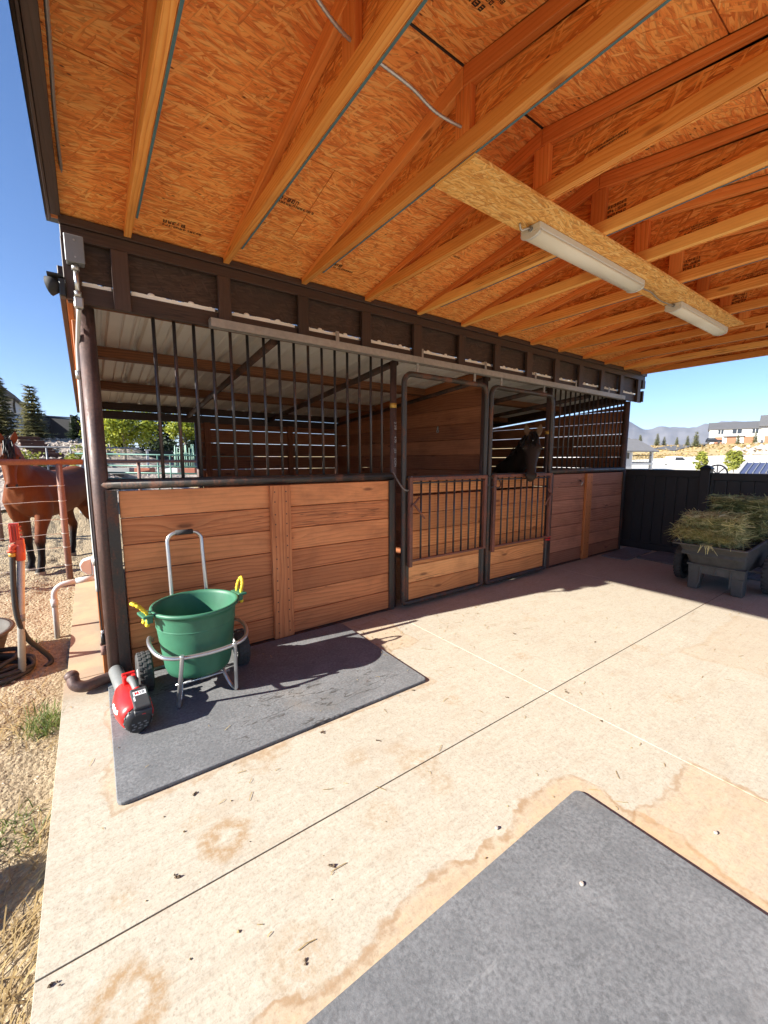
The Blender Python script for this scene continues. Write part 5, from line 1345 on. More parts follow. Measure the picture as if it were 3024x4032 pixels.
# crumbs on the concrete
rn = random.Random(8); mb = MB()
for k in range(800):
    if k > 680: x, y = rn.gauss(5.35, .22), rn.gauss(1.6, .35)
    elif k < 330: x, y = rn.uniform(1.7, 5.6), 2.35 + rn.gauss(.35, .28); 
    else: x, y = rn.uniform(-.2, 5.5), rn.uniform(.6, 3.1)
    if y > 3.15: continue
    zf = .021 if (0 < x < 1.77 and 1.97 < y) or (x < 1.69 and y < .85) else 0
    if zf and rn.random() < .6: continue
    if rn.random() < .4:
        r = rn.uniform(.002, .0055); stone(mb, (x, y, zf + r * .5), r, rn)
    else:
        a = rn.uniform(0, 6.28); L = rn.uniform(.012, .06); d = V((math.cos(a), math.sin(a), 0)) * L; s = V((-math.sin(a), math.cos(a), 0)) * .0016; p = V((x, y, zf + .003)); m = p + d * .5 + s * rn.uniform(-3, 3); tn = rn.uniform(.3, .9)
        mb.quad(p - s, p + s, m + s + V((0, 0, .002)), m - s + V((0, 0, .002)), tn); mb.quad(m - s + V((0, 0, .002)), m + s + V((0, 0, .002)), p + d + s, p + d - s, tn)
tag(mb.build('floor_litter', M['straw'], None), kind='stuff')
M['clod'] = plain('dry clod', (.13, .09, .055), .95, 0, .3, 60, .4)
clods = [(.29, 1.86, .012), (.63, 1.204, .014), (.15, 1.50, .012), (-.19, 1.36, .012), (.95, 2.02 - .12, .011), (1.62, 1.93, .009), (2.05, 1.52, .010), (2.42, 1.34, .013), (2.9, 2.1, .012), (1.16, 1.67, .010), (.42, .99, .009), (2.3, 1.05, .010), (3.3, 1.6, .012), (-.12, 1.10, .008)]
labs = ['dark clod on the concrete just in front of the near mat corner', 'dark crumbled clod on the concrete left of the large near mat', 'small round clod on the concrete above the long joint', 'dark pebble at the slab edge where the long joint meets it', 'tan crumb on the concrete below the long side of the tub mat', 'small clod beside the outer corner of the tub mat', 'brown crumb on the long joint between the two mats', 'clod just right of the crossing of the two joints', 'dry clod on the sunlit concrete in front of the first gate', 'brown chip on the concrete between the ring stain and the joint', 'speck of dirt by the lower end of the near mat stain', 'crumb on the sunlit concrete right of the large near mat corner', 'clod on the open sunlit concrete far from both mats', 'tiny dark pebble near the slab edge at the lower left']
for (x, y, r), lb in zip(clods, labs):
    mb = MB(); rn2 = random.Random(int(x * 1000) + 7)
    for q in range(4): stone(mb, (x + rn2.gauss(0, r * .5), y + rn2.gauss(0, r * .5), r * .3), r * rn2.uniform(.4, .7), rn2)
    tag(mb.build('dirt_clod', M['clod'], None, loc=(x, y, 0)), lb, 'dirt clod', 'clods on the concrete')
for lb, x, y in (('white pebble lying on the large near mat', 1.30, .62), ('pale pebble beside the left edge of the large near mat', 1.25, .95), ('pale pebble on the stained concrete right of the near mat', 1.95, .42)):
    mb = MB(); mb.sphere((x, y, .024 if x < 1.7 and y < .86 else .006), (.009, .008, .006), 9, 6); tag(mb.build('pebble', M['rock'], None, loc=(x, y, .004)), lb, 'pebble', 'pebbles')
# ------------------------------------------------------------------ background, left
def spruce(name, lab, x, y, z, h, w, seed, mat='conifer', group='trees', nb=15, cat='tree'):
    t = thing(name, (x, y, z), lab, cat, group)
    rn = random.Random(seed)
    mb = MB(); mb.tube([(x, y, z - .3), (x + w * .02, y, z + h * .5), (x, y, z + h * .97)], [h * .022, h * .015, h * .004], 8); mb.build('trunk', M['trunk'], t)
    mb = MB()
    tiers = 17
    for i in range(tiers):
        f = i / (tiers - 1); zz = z + h * (.10 + .88 * f); R = w * (1 - f) ** .85 * rn.uniform(.75, 1.12) + .03 * w
        n = int(nb * (1 - f * .6))
        for k in range(n):
            a = 2 * math.pi * (k + rn.random() * .8) / n; L = R * rn.uniform(.65, 1.15); d = V((math.cos(a), math.sin(a), 0)); s = V((-d.y, d.x, 0))
            m = max(3, int(8 * L / w) + 2)
            for j in range(m):
                u = (j + .6) / m; c = V((x, y, zz)) + d * L * u + V((0, 0, -.22 * L * u + .16 * L * u * u))
                ww = w * .17 * (1.3 - u) + w * .06
                for q in range(4):
                    dd = (d * rn.uniform(.2, 1) + s * rn.choice((-1, 1)) * rn.uniform(.2, 1) + V((0, 0, rn.uniform(-.35, .30)))).normalized()
                    l = ww * rn.uniform(.9, 1.7); pr = dd.cross(V((rn.uniform(-.4, .4), rn.uniform(-.4, .4), 1))).normalized() * l * .30
                    mb.quad(c - pr * .6, c + pr * .6, c + dd * l + pr * .25, c + dd * l - pr * .25, min(1, max(0, rn.gauss(.35 + .35 * u, .22))))
    mb.build('crown', M[mat], t); return t
def leafy(name, lab, x, y, z, h, rx, rz, seed, mat='maple', group=None, n=2600, leaf=.07, trunk='trunk_pale', cat='tree', zc=None, tr=.05, pale=0):
    t = thing(name, (x, y, z), lab, cat, group); rn = random.Random(seed)
    zc = zc if zc is not None else z + h - rz
    mb = MB(); mb.tube([(x, y, z - .3), (x + .03, y, z + (zc - z) * .5), (x - .02, y + .02, zc)], [tr, tr * .8, tr * .45], 8)
    for k in range(5):
        a = k * 1.3 + seed; e = V((x + rx * .55 * math.cos(a), y + rx * .55 * math.sin(a), zc + rz * .3 * math.sin(k * 2.1))); s0 = V((x, y, z + (zc - z) * .62)); mb.tube([s0, s0.lerp(e, .5) + V((0, 0, .05)), e], [tr * .5, tr * .3, tr * .12], 6)
    mb.build('trunk', M[trunk], t)
    mb = MB(); cl = []
    for k in range(46):
        p = V((rn.gauss(0, 1), rn.gauss(0, 1), rn.gauss(0, 1))).normalized() * rn.uniform(.5, 1.0); cl.append((V((x + p.x * rx, y + p.y * rx, zc + p.z * rz)), rn.uniform(.18, .34) * rx, rn.gauss(0, .18)))
    for k in range(n):
        c, r, tb = cl[rn.randrange(len(cl))]
        p = c + V((rn.gauss(0, .5), rn.gauss(0, .5), rn.gauss(0, .42))) * r * 1.3
        if p.z < z + .05: continue
        nrm = V((rn.gauss(0, 1), rn.gauss(0, 1), rn.gauss(.7, 1))).normalized(); e1 = nrm.cross(V((rn.random(), rn.random(), rn.random() + .1))).normalized() * leaf * rn.uniform(.6, 1.3); e2 = nrm.cross(e1)
        mb.quad(p - e1, p - e2 * .7, p + e1, p + e2 * .7, min(1, max(0, .45 + tb + rn.gauss(0, .15) + pale)))
    mb.build('crown', M[mat], t); return t
gzz = lambda x, y: gz(x, y)
GT = 'trees on the bank behind the corral'
spruce('spruce_tree', 'tall ragged spruce on the rock bank above the timber steps', -1.45, 19.5, 2.02, 2.05, .62, 1, group=GT)
spruce('spruce_tree', 'spruce cut off by the left edge of the picture before the white house', -2.42, 20.2, 2.1, 2.35, .72, 2, group=GT)
spruce('spruce_tree', 'dark spruce close to the barn corner beside the van', -.26, 20.6, 1.75, 1.45, .55, 3, 'conifer_dark', GT)
hs = thing('house', (-6.5, 36, 2.4), 'white walled house with a dark roof on the bank at the far left', 'house', 'houses')
mb = MB(); mb.box((-12, 34.6, 1.6), (-3.45, 42, 5.3)); mb.build('wall', M['siding_gr'], hs)
mb = MB(); mb.prism([(-12.5, 34.1, 5.2), (-3.25, 34.1, 5.2), (-3.25, 34.1, 5.36), (-5.6, 34.1, 7.5), (-9, 34.1, 7.5), (-12.5, 34.1, 5.36)], (0, 8.2, 0)); mb.build('roof', M['shingle'], hs)
mb = MB(); mb.tube([(-3.3, 34.3, 5.25), (-3.36, 34.45, 5.0), (-3.40, 34.55, 4.9), (-3.40, 34.55, 2.4)], .06, 6); mb.build('downspout', M['dark_rail'], hs)
# screened chain link fence on top of the bank
cf = thing('screened_fence', (-1.4, 23, 2.2), 'black screened chain link fence along the top of the bank', 'fence')
fa, fb = V((-5.5, 26.0, 0)), V((.6, 21.7, 0))
for i0, i1 in ((0, 11), (18, 26)):
    mb = MB()
    a, b = fa.lerp(fb, i0 / 26), fa.lerp(fb, i1 / 26); ha, hb_ = 3.60 - .5 * i0 / 26, 3.60 - .5 * i1 / 26
    mb.prism([(a.x, a.y, 1.6), (b.x, b.y, 1.5), (b.x, b.y, hb_), (a.x, a.y, ha)], (0, .02, 0))
    mb.build('screen', M['screen'], cf)
mb = MB()
for i in range(34):
    p = fa.lerp(fb, .36 + .34 * i / 33); zt = 3.62 - .5 * (.36 + .34 * i / 33); mb.tube([(p.x, p.y, gz(p.x, p.y)), (p.x, p.y, zt)], .008, 4)
for k in range(9):
    a, b = fa.lerp(fb, .36), fa.lerp(fb, .72); za, zb = 3.44 - .17 * k, 3.24 - .15 * k; mb.tube([(a.x, a.y, za), (b.x, b.y, zb)], .008, 4)
mb.build('wire_mesh', M['dark_rail'], cf)
for i in range(7):
    p = fa.lerp(fb, i / 6); mb = MB(); mb.tube([(p.x, p.y - .03, gz(p.x, p.y) - .2), (p.x, p.y - .03, 3.8 - .5 * i / 6)], .035, 8); mb.build('post', M['galv_dull'] if i in (2, 3) else M['dark_rail'], cf)
mb = MB(); mb.tube([fa + V((0, -.03, 3.68)), fb + V((0, -.03, 3.18))], .025, 6); mb.build('top_rail', M['dark_rail'], cf)
def car(name, lab, c, rot, L, H, W, mat, kind='suv', group=None, cat='car'):
    t = thing(name, c, lab, cat, group, rot=rot)
    if kind == 'suv': pr = [(-.5, .22), (.5, .22), (.5, .52), (.44, .60), (.20, .64), (.06, .98), (-.40, 1.0), (-.49, .62)]
    elif kind == 'pickup': pr = [(-.5, .22), (.5, .22), (.5, .55), (.45, .62), (.24, .66), (.12, .98), (-.10, 1.0), (-.14, .64), (-.5, .62)]
    else: pr = [(-.5, .2), (.5, .2), (.5, .5), (.42, .62), (.28, .98), (-.47, 1.0), (-.5, .6)]
    mb = MB(); mb.prism([(x * L, -W / 2, z * H) for x, z in pr], (0, W, 0)); mb.build('body', mat, t, bevel=.06, seg=2)
    top = [p for p in pr if p[1] > .6]; xs = [p[0] for p in top if p[1] > .9]
    for s in (-1, 1):
        mb = MB(); y = s * (W / 2 + .004); x0, x1 = min(xs), max(xs)
        mb.prism([((x0 + .02) * L, y, .68 * H), ((x1 + .08) * L, y, .68 * H), ((x1 - .01) * L, y, .93 * H), ((x0 + .03) * L, y, .93 * H)], (0, s * .01, 0)); mb.build('window', M['glass_dark'], t)
        for x in (-.31, .31):
            mb = MB(); mb.cyl((x * L, s * W * .36, .2 * H), (x * L, s * W * .505, .2 * H), .2 * H, n=16); mb.build('wheel', M['black_rub'], t)
    return t
car('parked_car', 'dark vehicle parked behind the screened fence on the bank', (-.98, 23.9, 1.95), rad(30), 3.2, 1.38, 1.5, M['car_black'], 'van', 'parked vehicles')
for i in range(9):
    u = i / 8; x, y = -1.62 + .98 * u + .03 * (i % 2), 18.9 - 4.4 * u; mb = MB(); z = gz(x, y) + .16
    mb.obox((x, y, z), (.34, .09, .055), (V((.97, .22, 0)), V((-.22, .97, 0)), V((0, 0, 1))))
    lab = ['top timber step of the flight up the rock bank', 'second timber step down the rock bank', 'third timber step down the rock bank', 'timber step above the middle of the rock bank flight', 'middle timber step of the flight up the rock bank', 'timber step just below the middle of the rock bank flight', 'third timber step from the bottom behind the bay horse', 'second timber step from the bottom behind the bay horse', 'lowest timber step of the flight behind the bay horse'][i]
    tag(mb.build('timber_step', M['rail_tie'], None, loc=(x, y, z), bevel=.01), lab, 'step', 'timber steps on the rock bank')
rn = random.Random(31); mb = MB()
for k in range(1500):
    x = rn.uniform(-5.5, .5); y = rn.uniform(13.6, 21.5); r = rn.uniform(.03, .10); stone(mb, (x, y, gz(x, y) + .08 + r * .2), r, rn)
tag(mb.build('bank_rocks', M['rock'], None), kind='stuff')
br = thing('pipe_fence', (-1, 14, 1.0), 'thin dark pipe rail fence below the rock bank steps', 'fence')
mb = MB(); mb.tube([(-6, 15.6, 1.84), (-1.14, 14.36, 1.82), (1.2, 13.2, 1.80)], .022, 8); mb.build('top_rail', M['grey_box'], br)
mb = MB(); mb.tube([(-6, 15.6, 1.5), (-1.14, 14.36, 1.42), (1.2, 13.2, 1.40)], .022, 8); mb.build('lower_rail', M['grey_box'], br)
for x, y in ((-3.2, 14.9), (-.85, 14.22), (-.33, 13.95)):
    mb = MB(); mb.tube([(x, y, .6), (x, y, 1.82)], .02, 8); mb.build('post', M['grey_box'], br)
r2 = thing('pipe_fence', (-1, 10.5, 0), 'dark brown pipe fence on the far side of the corral behind the horse', 'fence')
mb = MB(); mb.cyl((-5, 10.4, 1.48), (2.9, 10.25, 1.455), .034, n=10); mb.build('top_rail', M['rust_pipe'], r2)
for x in (-3.8, -1.4, .90, 3.0):
    mb = MB(); mb.cyl((x, 10.33, -.1), (x, 10.33, 1.47), .034, n=10); mb.build('post', M['rust_pipe'], r2)
leafy('shrub', 'yellow green shrub growing against the barn corner at the foot of the bank', -.10, 12.6, 1.0, .85, .34, .42, 8, 'sapling', None, 900, .035, cat='shrub', zc=1.45, tr=.01)
leafy('shrub', 'bright low shrub on the bank behind the bay horse', -1.25, 14.6, 1.2, .5, .35, .25, 9, 'sapling', None, 700, .035, cat='shrub', zc=1.5, tr=.01)
mb = MB(); mb.prism([(-.22, 11.2, .2), (.05, 11.2, .2), (.05, 11.2, 1.55), (-.06, 11.2, 1.62), (-.14, 11.2, 1.35)], (0, .5, 0)); tag(mb.build('tarp_cover', M['grey_wood'], None, loc=(-.08, 11.4, .2), bevel=.03), 'grey tarp covered stack beside the barn corner behind the horse', 'tarp')
leafy('shrub', 'unseen shrub added left of the slab to cast the lower left shadow', -1.28, 2.03, -.12, .62, .15, .2, 33, 'sapling', None, 900, .03, cat='shrub', zc=.32, tr=.012)  # added out of view, stands in for the unknown caster of the lower-left shadow
# seen through the open stall back
GM = 'trees seen through the open stall back'
leafy('maple_tree', 'sunlit yellow green maple with a pale trunk left of the stall opening', 1.05, 16.5, 1.3, 1.9, .95, .62, 11, 'maple', GM, 5200, .05, zc=2.55, tr=.055)
leafy('maple_tree', 'smaller bright maple near the right side of the stall opening', 3.25, 18.3, 1.3, 1.9, .62, .50, 12, 'maple', GM, 2600, .05, zc=2.72, tr=.05)
leafy('maple_tree', 'thin pale trunked maple beside the left edge of the stall opening', .70, 17.9, 1.4, 1.8, .7, .5, 13, 'maple', GM, 2200, .05, zc=2.75, tr=.04)
for i, (x, y, h, w, lb) in enumerate(((2.35, 20.6, 2.9, .8, 'dark evergreen between the two maples beyond the stall opening'), (3.0, 21.5, 3.0, .9, 'dark evergreen right behind the smaller maple'), (1.2, 21.5, 2.9, .9, 'dark evergreen behind the sunlit maple'), (4.1, 20.2, 2.9, .9, 'dark evergreen at the right side beyond the stall opening'))):
    spruce('evergreen_tree', lb, x, y, 1.2, h, w, 40 + i, 'conifer_dark', GM, 13)
for i, (x, y, r, lb) in enumerate(((2.5, 19.4, .7, 'dark leafy bush under the evergreens beyond the stall opening'), (3.9, 18.6, .7, 'dark leafy bush behind the pale green stakes'), (.2, 19.4, .6, 'dark leafy bush behind the thin maple'))):
    leafy('bush', lb, x, y, 1.1, 1.2, r, .6, 60 + i, 'conifer_dark', 'bushes beyond the stall opening', 1500, .06, cat='bush', zc=1.75, tr=.02)
rf_ = thing('board_fence', (2, 18.2, 1.5), 'dark horizontal board fence sloping below the maples', 'fence')
for z0, z1 in ((1.82, 1.60), (1.62, 1.40)):
    mb = MB(); mb.beam((-.6, 20.0, z0 + .12), (4.6, 16.4, z1), .04, .14); mb.build('rail', M['dark_rail'], rf_)
for u in (0, .25, .5, .75, 1):
    p = V((-.6, 20.03, 0)).lerp(V((4.6, 16.43, 0)), u); mb = MB(); mb.box((p.x - .06, p.y, .6), (p.x + .06, p.y + .1, 2.0 - .3 * u)); mb.build('post', M['dark_rail'], rf_)
gp_ = thing('panel_fence', (1.5, 11, .9), 'green tube corral panels beyond the brown rail behind the barn', 'fence')
for z0 in (1.58, 1.32, 1.16, 1.02, .9):
    mb = MB(); mb.tube([(-.2, 11.75, z0 + .05), (3.2, 9.65, z0 - .02)], .019, 8); mb.build('rail', M['green_pipe'], gp_)
for u in (.05, .45, .52, .95):
    p = V((-.2, 11.75, 0)).lerp(V((3.2, 9.65, 0)), u); mb = MB(); mb.tube([(p.x, p.y, .3), (p.x, p.y, 1.6)], .018, 8); mb.build('post', M['green_pipe'], gp_)
sk = thing('stake_bundle', (2.3, 13.2, 1.2), 'pale green garden stakes standing upright in a bed beyond the stall', 'stakes')
rn = random.Random(6)
for k in range(13):
    x = 2.05 + .48 * k / 12; y = 13.3 - .35 * k / 12; mb = MB(); mb.tube([(x, y, 1.1), (x + rn.uniform(-.03, .07), y + rn.uniform(-.05, .05), 1.86 + rn.uniform(-.06, .08))], .010, 5); mb.build('stake', M['green_stake'], sk)
mb = MB(); mb.tube([(2.05, 13.28, 1.68), (2.5, 12.95, 1.66)], .008, 5); mb.build('tie_bar', M['green_stake'], sk)
mb = MB(); mb.box((1.47, 14.28, 1.0), (1.53, 14.34, 1.76)); mb.box((1.44, 14.25, 1.7605), (1.58, 14.37, 1.79)); tag(mb.build('marker_post', M['white'], None, loc=(1.5, 14.3, 1)), 'short white post with a cap beyond the green panels', 'post')
for x, y, w, m, lb in ((.75, 14.2, .38, 'grey_wood', 'low grey block edged planter at the left beyond the green panels'), (1.35, 13.75, .22, 'brick', 'brown planter box in the middle beyond the green panels'), (2.0, 13.3, .22, 'white', 'low white planter box under the pale green stakes'), (2.42, 13.0, .2, 'brick', 'small brown planter box at the right under the stakes')):
    pl = thing('planter_box', (x, y, 1.0), lb, 'planter', 'planter boxes beyond the stall')
    mb = MB(); mb.obox((x, y, 1.16), (w, .16, .085), (V((.83, -.55, 0)), V((.55, .83, 0)), V((0, 0, 1)))); mb.build('box', M[m], pl, bevel=.01)
    mb = MB(); mb.obox((x, y, 1.247), (w * .92, .13, .004), (V((.83, -.55, 0)), V((.55, .83, 0)), V((0, 0, 1)))); mb.build('soil', M['joint'], pl)

# ------------------------------------------------------------------ background, right
ex = V((.812, -.583, 0)); ey = V((.583, .812, 0))     # picture right / away
def W3(px, w, z):  # metres right of the axis and away -> world
    p = ex * px + ey * w; return V((p.x, p.y, z))
def hbox(mb, c, dx, dy, z0, z1, E=None):
    e1, e2 = E or (ex, ey); c = V(c); mb.obox((c.x, c.y, (z0 + z1) / 2), (dx / 2, dy / 2, (z1 - z0) / 2), (e1, e2, V((0, 0, 1)))); return mb
def gable(mb, c, dx, dy, z0, zr, e1, e2, th=.18, over=.35):
    """gable roof: ridge along e1"""
    c = V((c[0], c[1], 0)); hx, hy = dx / 2 + over, dy / 2 + over
    pr = [(-hy, z0 - .05), (0, zr), (hy, z0 - .05), (hy, z0 - .05 - th), (0, zr - th), (-hy, z0 - .05 - th)]
    mb.prism([c - e1 * hx + e2 * a + V((0, 0, b)) for a, b in pr], e1 * dx + e1 * 2 * over); return mb
# house with the covered deck
e1 = (ex * .93 + ey * .37).normalized(); e2 = V((-e1.y, e1.x, 0))
H = thing('house', W3(27, 45, -.8), 'white board house with a grey gabled roof and a raised covered deck', 'house', 'houses')
O = W3(23.2, 47.5, 0)
def hp(a, b, z): q = O + e1 * a + e2 * b; return V((q.x, q.y, z))
mb = MB(); mb.obox(hp(0, 0, .65), (3.9, 2.6, 1.75), (e1, e2, V((0, 0, 1)))); wl = mb.build('wall', M['siding_gr'], H)
mb = MB(); gable(mb, hp(2.0, 0, 0), 11.4, 5.2, 2.5, 3.95, e1, e2, .14, .3); mb.build('roof', M['shingle_gr'], H)
mb = MB(); mb.prism([hp(7.55, -2.5, 2.42), hp(7.55, 2.5, 2.42), hp(7.55, 0, 3.75)], e1 * .08); mb.build('gable_wall', M['siding_gr'], H)
mb = MB(); mb.obox(hp(5.8, 0, .98), (1.9, 2.5, .12), (e1, e2, V((0, 0, 1)))); dk = mb.build('deck', M['siding'], H)
for a, b in ((7.5, -2.35), (7.5, 2.35), (4.1, -2.35)):
    mb = MB(); mb.obox(hp(a, b, .65), (.14, .14, 1.75), (e1, e2, V((0, 0, 1)))); mb.build('column', M['siding'], H)
mb = MB()
for z in (1.95, 1.15): mb.tube([hp(4.0, -2.45, z), hp(7.6, -2.45, z), hp(7.6, 2.4, z)], .035, 5)
for i in range(16): mb.tube([hp(4.0 + .24 * i, -2.45, 1.1), hp(4.0 + .24 * i, -2.45, 1.95)], .014, 4)
mb.build('railing', M['dark_rail'], dk)
for a, z0, z1, w in ((-.9, 1.35, 2.15, .16), (-.4, 1.35, 2.3, .25), (.1, 1.35, 2.15, .16), (2.3, 1.2, 2.2, .28), (3.3, 1.55, 2.2, .22)):
    mb = MB(); mb.obox(hp(a, -2.62, (z0 + z1) / 2), (w, .03, (z1 - z0) / 2), (e1, e2, V((0, 0, 1)))); mb.build('window', M['glass_dark'], H)
# big house on the hill
B = thing('house', W3(93, 112, 5.2), 'large white house with three brown garage doors on top of the dry hill', 'house', 'houses')
O = W3(95.3, 113, 0); e1 = (ex * .80 - ey * .60).normalized(); e2 = V((-e1.y, e1.x, 0))
mb = MB(); mb.obox(hp(0, 0, 7.2), (5.6, 4, 2.4), (e1, e2, V((0, 0, 1)))); mb.build('wall', M['siding'], B)
mb = MB(); gable(mb, hp(0, 0, 0), 11.2, 8, 9.65, 11.5, e1, e2, .25, .3); mb.build('roof', M['shingle'], B)
for a in (-5.6, 5.6):
    mb = MB(); s = 1 if a > 0 else -1; mb.prism([hp(a + .02 * s, -4, 9.55), hp(a + .02 * s, 4, 9.55), hp(a + .02 * s, 0, 11.2)], e1 * (.1 * s)); mb.build('gable_wall', M['siding'], B)
for a, w in ((-3.7, .8), (-1.0, .95), (2.5, 1.0)):
    mb = MB(); mb.obox(hp(a, -4.05, 6.4), (w, .05, 1.0), (e1, e2, V((0, 0, 1)))); mb.build('garage_door', M['garage'], B)
mb = MB(); mb.obox(hp(-.6, -4.3, 7.55), (2.2, .28, .10), (e1, e2, V((0, 0, 1)))); mb.build('porch_roof', M['shingle_gr'], B)
for a, w in ((-3.3, .55), (0, .95), (3.6, .6)):
    mb = MB(); mb.obox(hp(a, -4.04, 8.75), (w, .04, .55), (e1, e2, V((0, 0, 1)))); mb.build('window', M['glass_dark'], B)
    mb = MB(); mb.obox(hp(a, -4.09, 8.75), (.05, .03, .55), (e1, e2, V((0, 0, 1)))); mb.build('mullion', M['siding'], B)
# house at the right edge
C_ = thing('house', W3(100, 106, 5.2), 'white house with a steep dark roof at the right edge on the hill', 'house', 'houses')
O = W3(102.5, 106, 0); e1 = (ex * .72 - ey * .69).normalized(); e2 = V((-e1.y, e1.x, 0))
mb = MB(); mb.obox(hp(0, 0, 7.4), (5, 3.4, 2.8), (e1, e2, V((0, 0, 1)))); mb.build('wall', M['siding'], C_)
mb = MB(); gable(mb, hp(0, 0, 0), 10, 6.8, 10.1, 12.9, e1, e2, .25, .4); mb.build('roof', M['shingle'], C_)
mb = MB(); mb.prism([hp(-5.03, -3.4, 10.0), hp(-5.03, 3.4, 10.0), hp(-5.03, 0, 12.6)], e1 * -.1); mb.build('gable_wall', M['siding'], C_)
mb = MB(); mb.obox(hp(-2.6, -3.45, 6.3), (1.5, .05, 1.1), (e1, e2, V((0, 0, 1)))); mb.build('garage_door', M['garage'], C_)
car('parked_car', 'black car parked beside the large hill house', W3(85.6, 108, gz(*W3(85.6, 108, 0)[:2]) + .2), rad(-75), 3.4, 1.4, 1.6, M['car_black'], 'suv', 'parked vehicles')
car('pickup_truck', 'white pickup on the pale yard beyond the deck house', W3(42, 60, .15), rad(-36), 5.4, 1.75, 1.9, M['car_white'], 'pickup', 'parked vehicles', 'truck')
for i, (px, w, h, lb) in enumerate(((70.5, 120, 2.9, 'small conifer above the ridge of the deck house'), (74.5, 121, 4.0, 'conifer standing left of the hill crest road'), (78.8, 120, 4.2, 'bushy conifer on the hill crest'), (81.5, 121, 3.2, 'thin leaning conifer on the hill crest'), (72.0, 96, 4.2, 'conifer halfway up the dry hill beside the road'), (84.5, 120, 2.9, 'small conifer right of the crest road'), (73.7, 101, 3.0, 'conifer left of the big hill house'), (87.6, 103, 3.0, 'blue green conifer before the left garage of the hill house'), (93.7, 105, 3.4, 'conifer standing before the middle garage of the hill house'))):
    p = W3(px, w, 0); spruce('hill_conifer', lb, p.x, p.y, gz(p.x, p.y) - .1, h * .85, h * .27, 80 + i, 'hill_needles', 'conifers on the dry hill', 9)
p = W3(30.7, 40, 0); leafy('young_tree', 'yellow green young tree just left of the fence post cap', p.x, p.y, -.6, 3.1, .55, .85, 21, 'sapling', 'young trees beyond the fence', 1300, .10, cat='tree', zc=1.35, tr=.05)
p = W3(32.2, 38, 0); leafy('young_tree', 'taller yellow green young tree right of the fence post cap', p.x, p.y, -.6, 3.6, .62, 1.05, 22, 'sapling', 'young trees beyond the fence', 1700, .10, cat='tree', zc=1.5, tr=.05)
sh_ = thing('shed', W3(19, 20, -.5), 'low shed with a blue grey ribbed metal roof beyond the fence', 'shed')
O = W3(19.0, 20.4, 0); e1 = (ex * .98 + ey * .2).normalized(); e2 = V((-e1.y, e1.x, 0))
BL, TL = W3(17.2, 20, .81), W3(18.6, 21.2, 1.32)
mb = MB(); mb.obox(hp(2.6, .6, -.1), (2.4, .5, .6), (e1, e2, V((0, 0, 1)))); mb.build('wall', M['siding'], sh_)
mb = MB(); mb.prism([BL - V((0, 0, .08)), TL - V((0, 0, .08)), TL, BL], e1 * 6.5); rr = mb.build('roof', M['blue_metal'], sh_)
mb = MB()
for i in range(16):
    mb.beam(BL + e1 * (.05 + .41 * i) + V((0, 0, .02)), TL + e1 * (.05 + .41 * i) + V((0, 0, .02)), .035, .05)
mb.build('roof_rib', M['galv'], rr)
gs = thing('goal_frame', W3(41.5, 51, -.2), 'white rectangular sports goal frame on the pale yard beyond the fence', 'goal')
a, b = W3(39.6, 50, 0), W3(41.4, 50, 0)
mb = MB(); mb.tube([a + V((0, 0, -.6)), a + V((0, 0, 1.25)), b + V((0, 0, 1.25)), b + V((0, 0, -.6))], .05, 6); mb.build('frame', M['white'], gs)
mb = MB(); mb.tube([a.lerp(b, .3) + V((0, 0, .45)), a.lerp(b, .3) + V((0, 0, .9)), a.lerp(b, .7) + V((0, 0, .9)), a.lerp(b, .7) + V((0, 0, .45)), a.lerp(b, .3) + V((0, 0, .45))], .04, 6); mb.build('inner_frame', M['white'], gs)
ww = thing('wagon_wheel', (8.0, 2.2, .2), 'small grey spoked wheel partly hidden behind the fence post cap', 'wheel')
c = V((8.0, 2.20, 1.27)); e1 = V((.62, -.78, 0))
mb = MB(); mb.tube([c + e1 * (.14 * math.cos(t)) + V((0, 0, .14 * math.sin(t))) for t in [2 * math.pi * k / 24 for k in range(24)]], .012, 8, True); mb.build('rim', M['grey_wood'], ww)
for k in range(4):
    t = math.pi * k / 4; d = e1 * math.cos(t) + V((0, 0, math.sin(t))); mb = MB(); mb.tube([c - d * .135, c + d * .135], .008, 6); mb.build('spoke', M['grey_wood'], ww)
mb = MB(); mb.box((c.x - .03, c.y - .03, -.3), (c.x + .03, c.y + .03, c.z - .13)); mb.build('stand', M['grey_wood'], ww)
# hill road, pale yard, brush
mb = MB()
ra, rb = W3(60, 84, 0), W3(96, 113, 0)
def road(u, w):
    p = W3(62 + 24 * u + 2.2 * math.sin(u * 2), 92 + 24 * u + (w - .5) * 7, 0); return (p.x, p.y, gz(p.x, p.y) + .14)
mb.grid(40, 5, road); tag(mb.build('hill_road', M['asphalt'], None), kind='structure')
M['pale_yard'] = plain('pale gravel yard', (.58, .54, .47), .95, 0, .06, .3)
mb = MB(); mb.grid(60, 40, lambda u, w: (lambda p: (p.x, p.y, gz(p.x, p.y) + .12))(W3(26 + 40 * u, 24 + 44 * w, 0))); tag(mb.build('pale_yard', M['pale_yard'], None), kind='structure')
mb = MB(); mb.grid(40, 30, lambda u, w: (-3.2 + 16 * u, -14 + 10.75 * w, -.06 + .015 * mnoise.noise((u * 40, w * 30, 0)))); tag(mb.build('bounce_ground', M['pale_yard'], None), kind='structure')  # unseen pale ground added behind the camera to bounce light onto walls and ceiling
rn = random.Random(77); mb = MB()
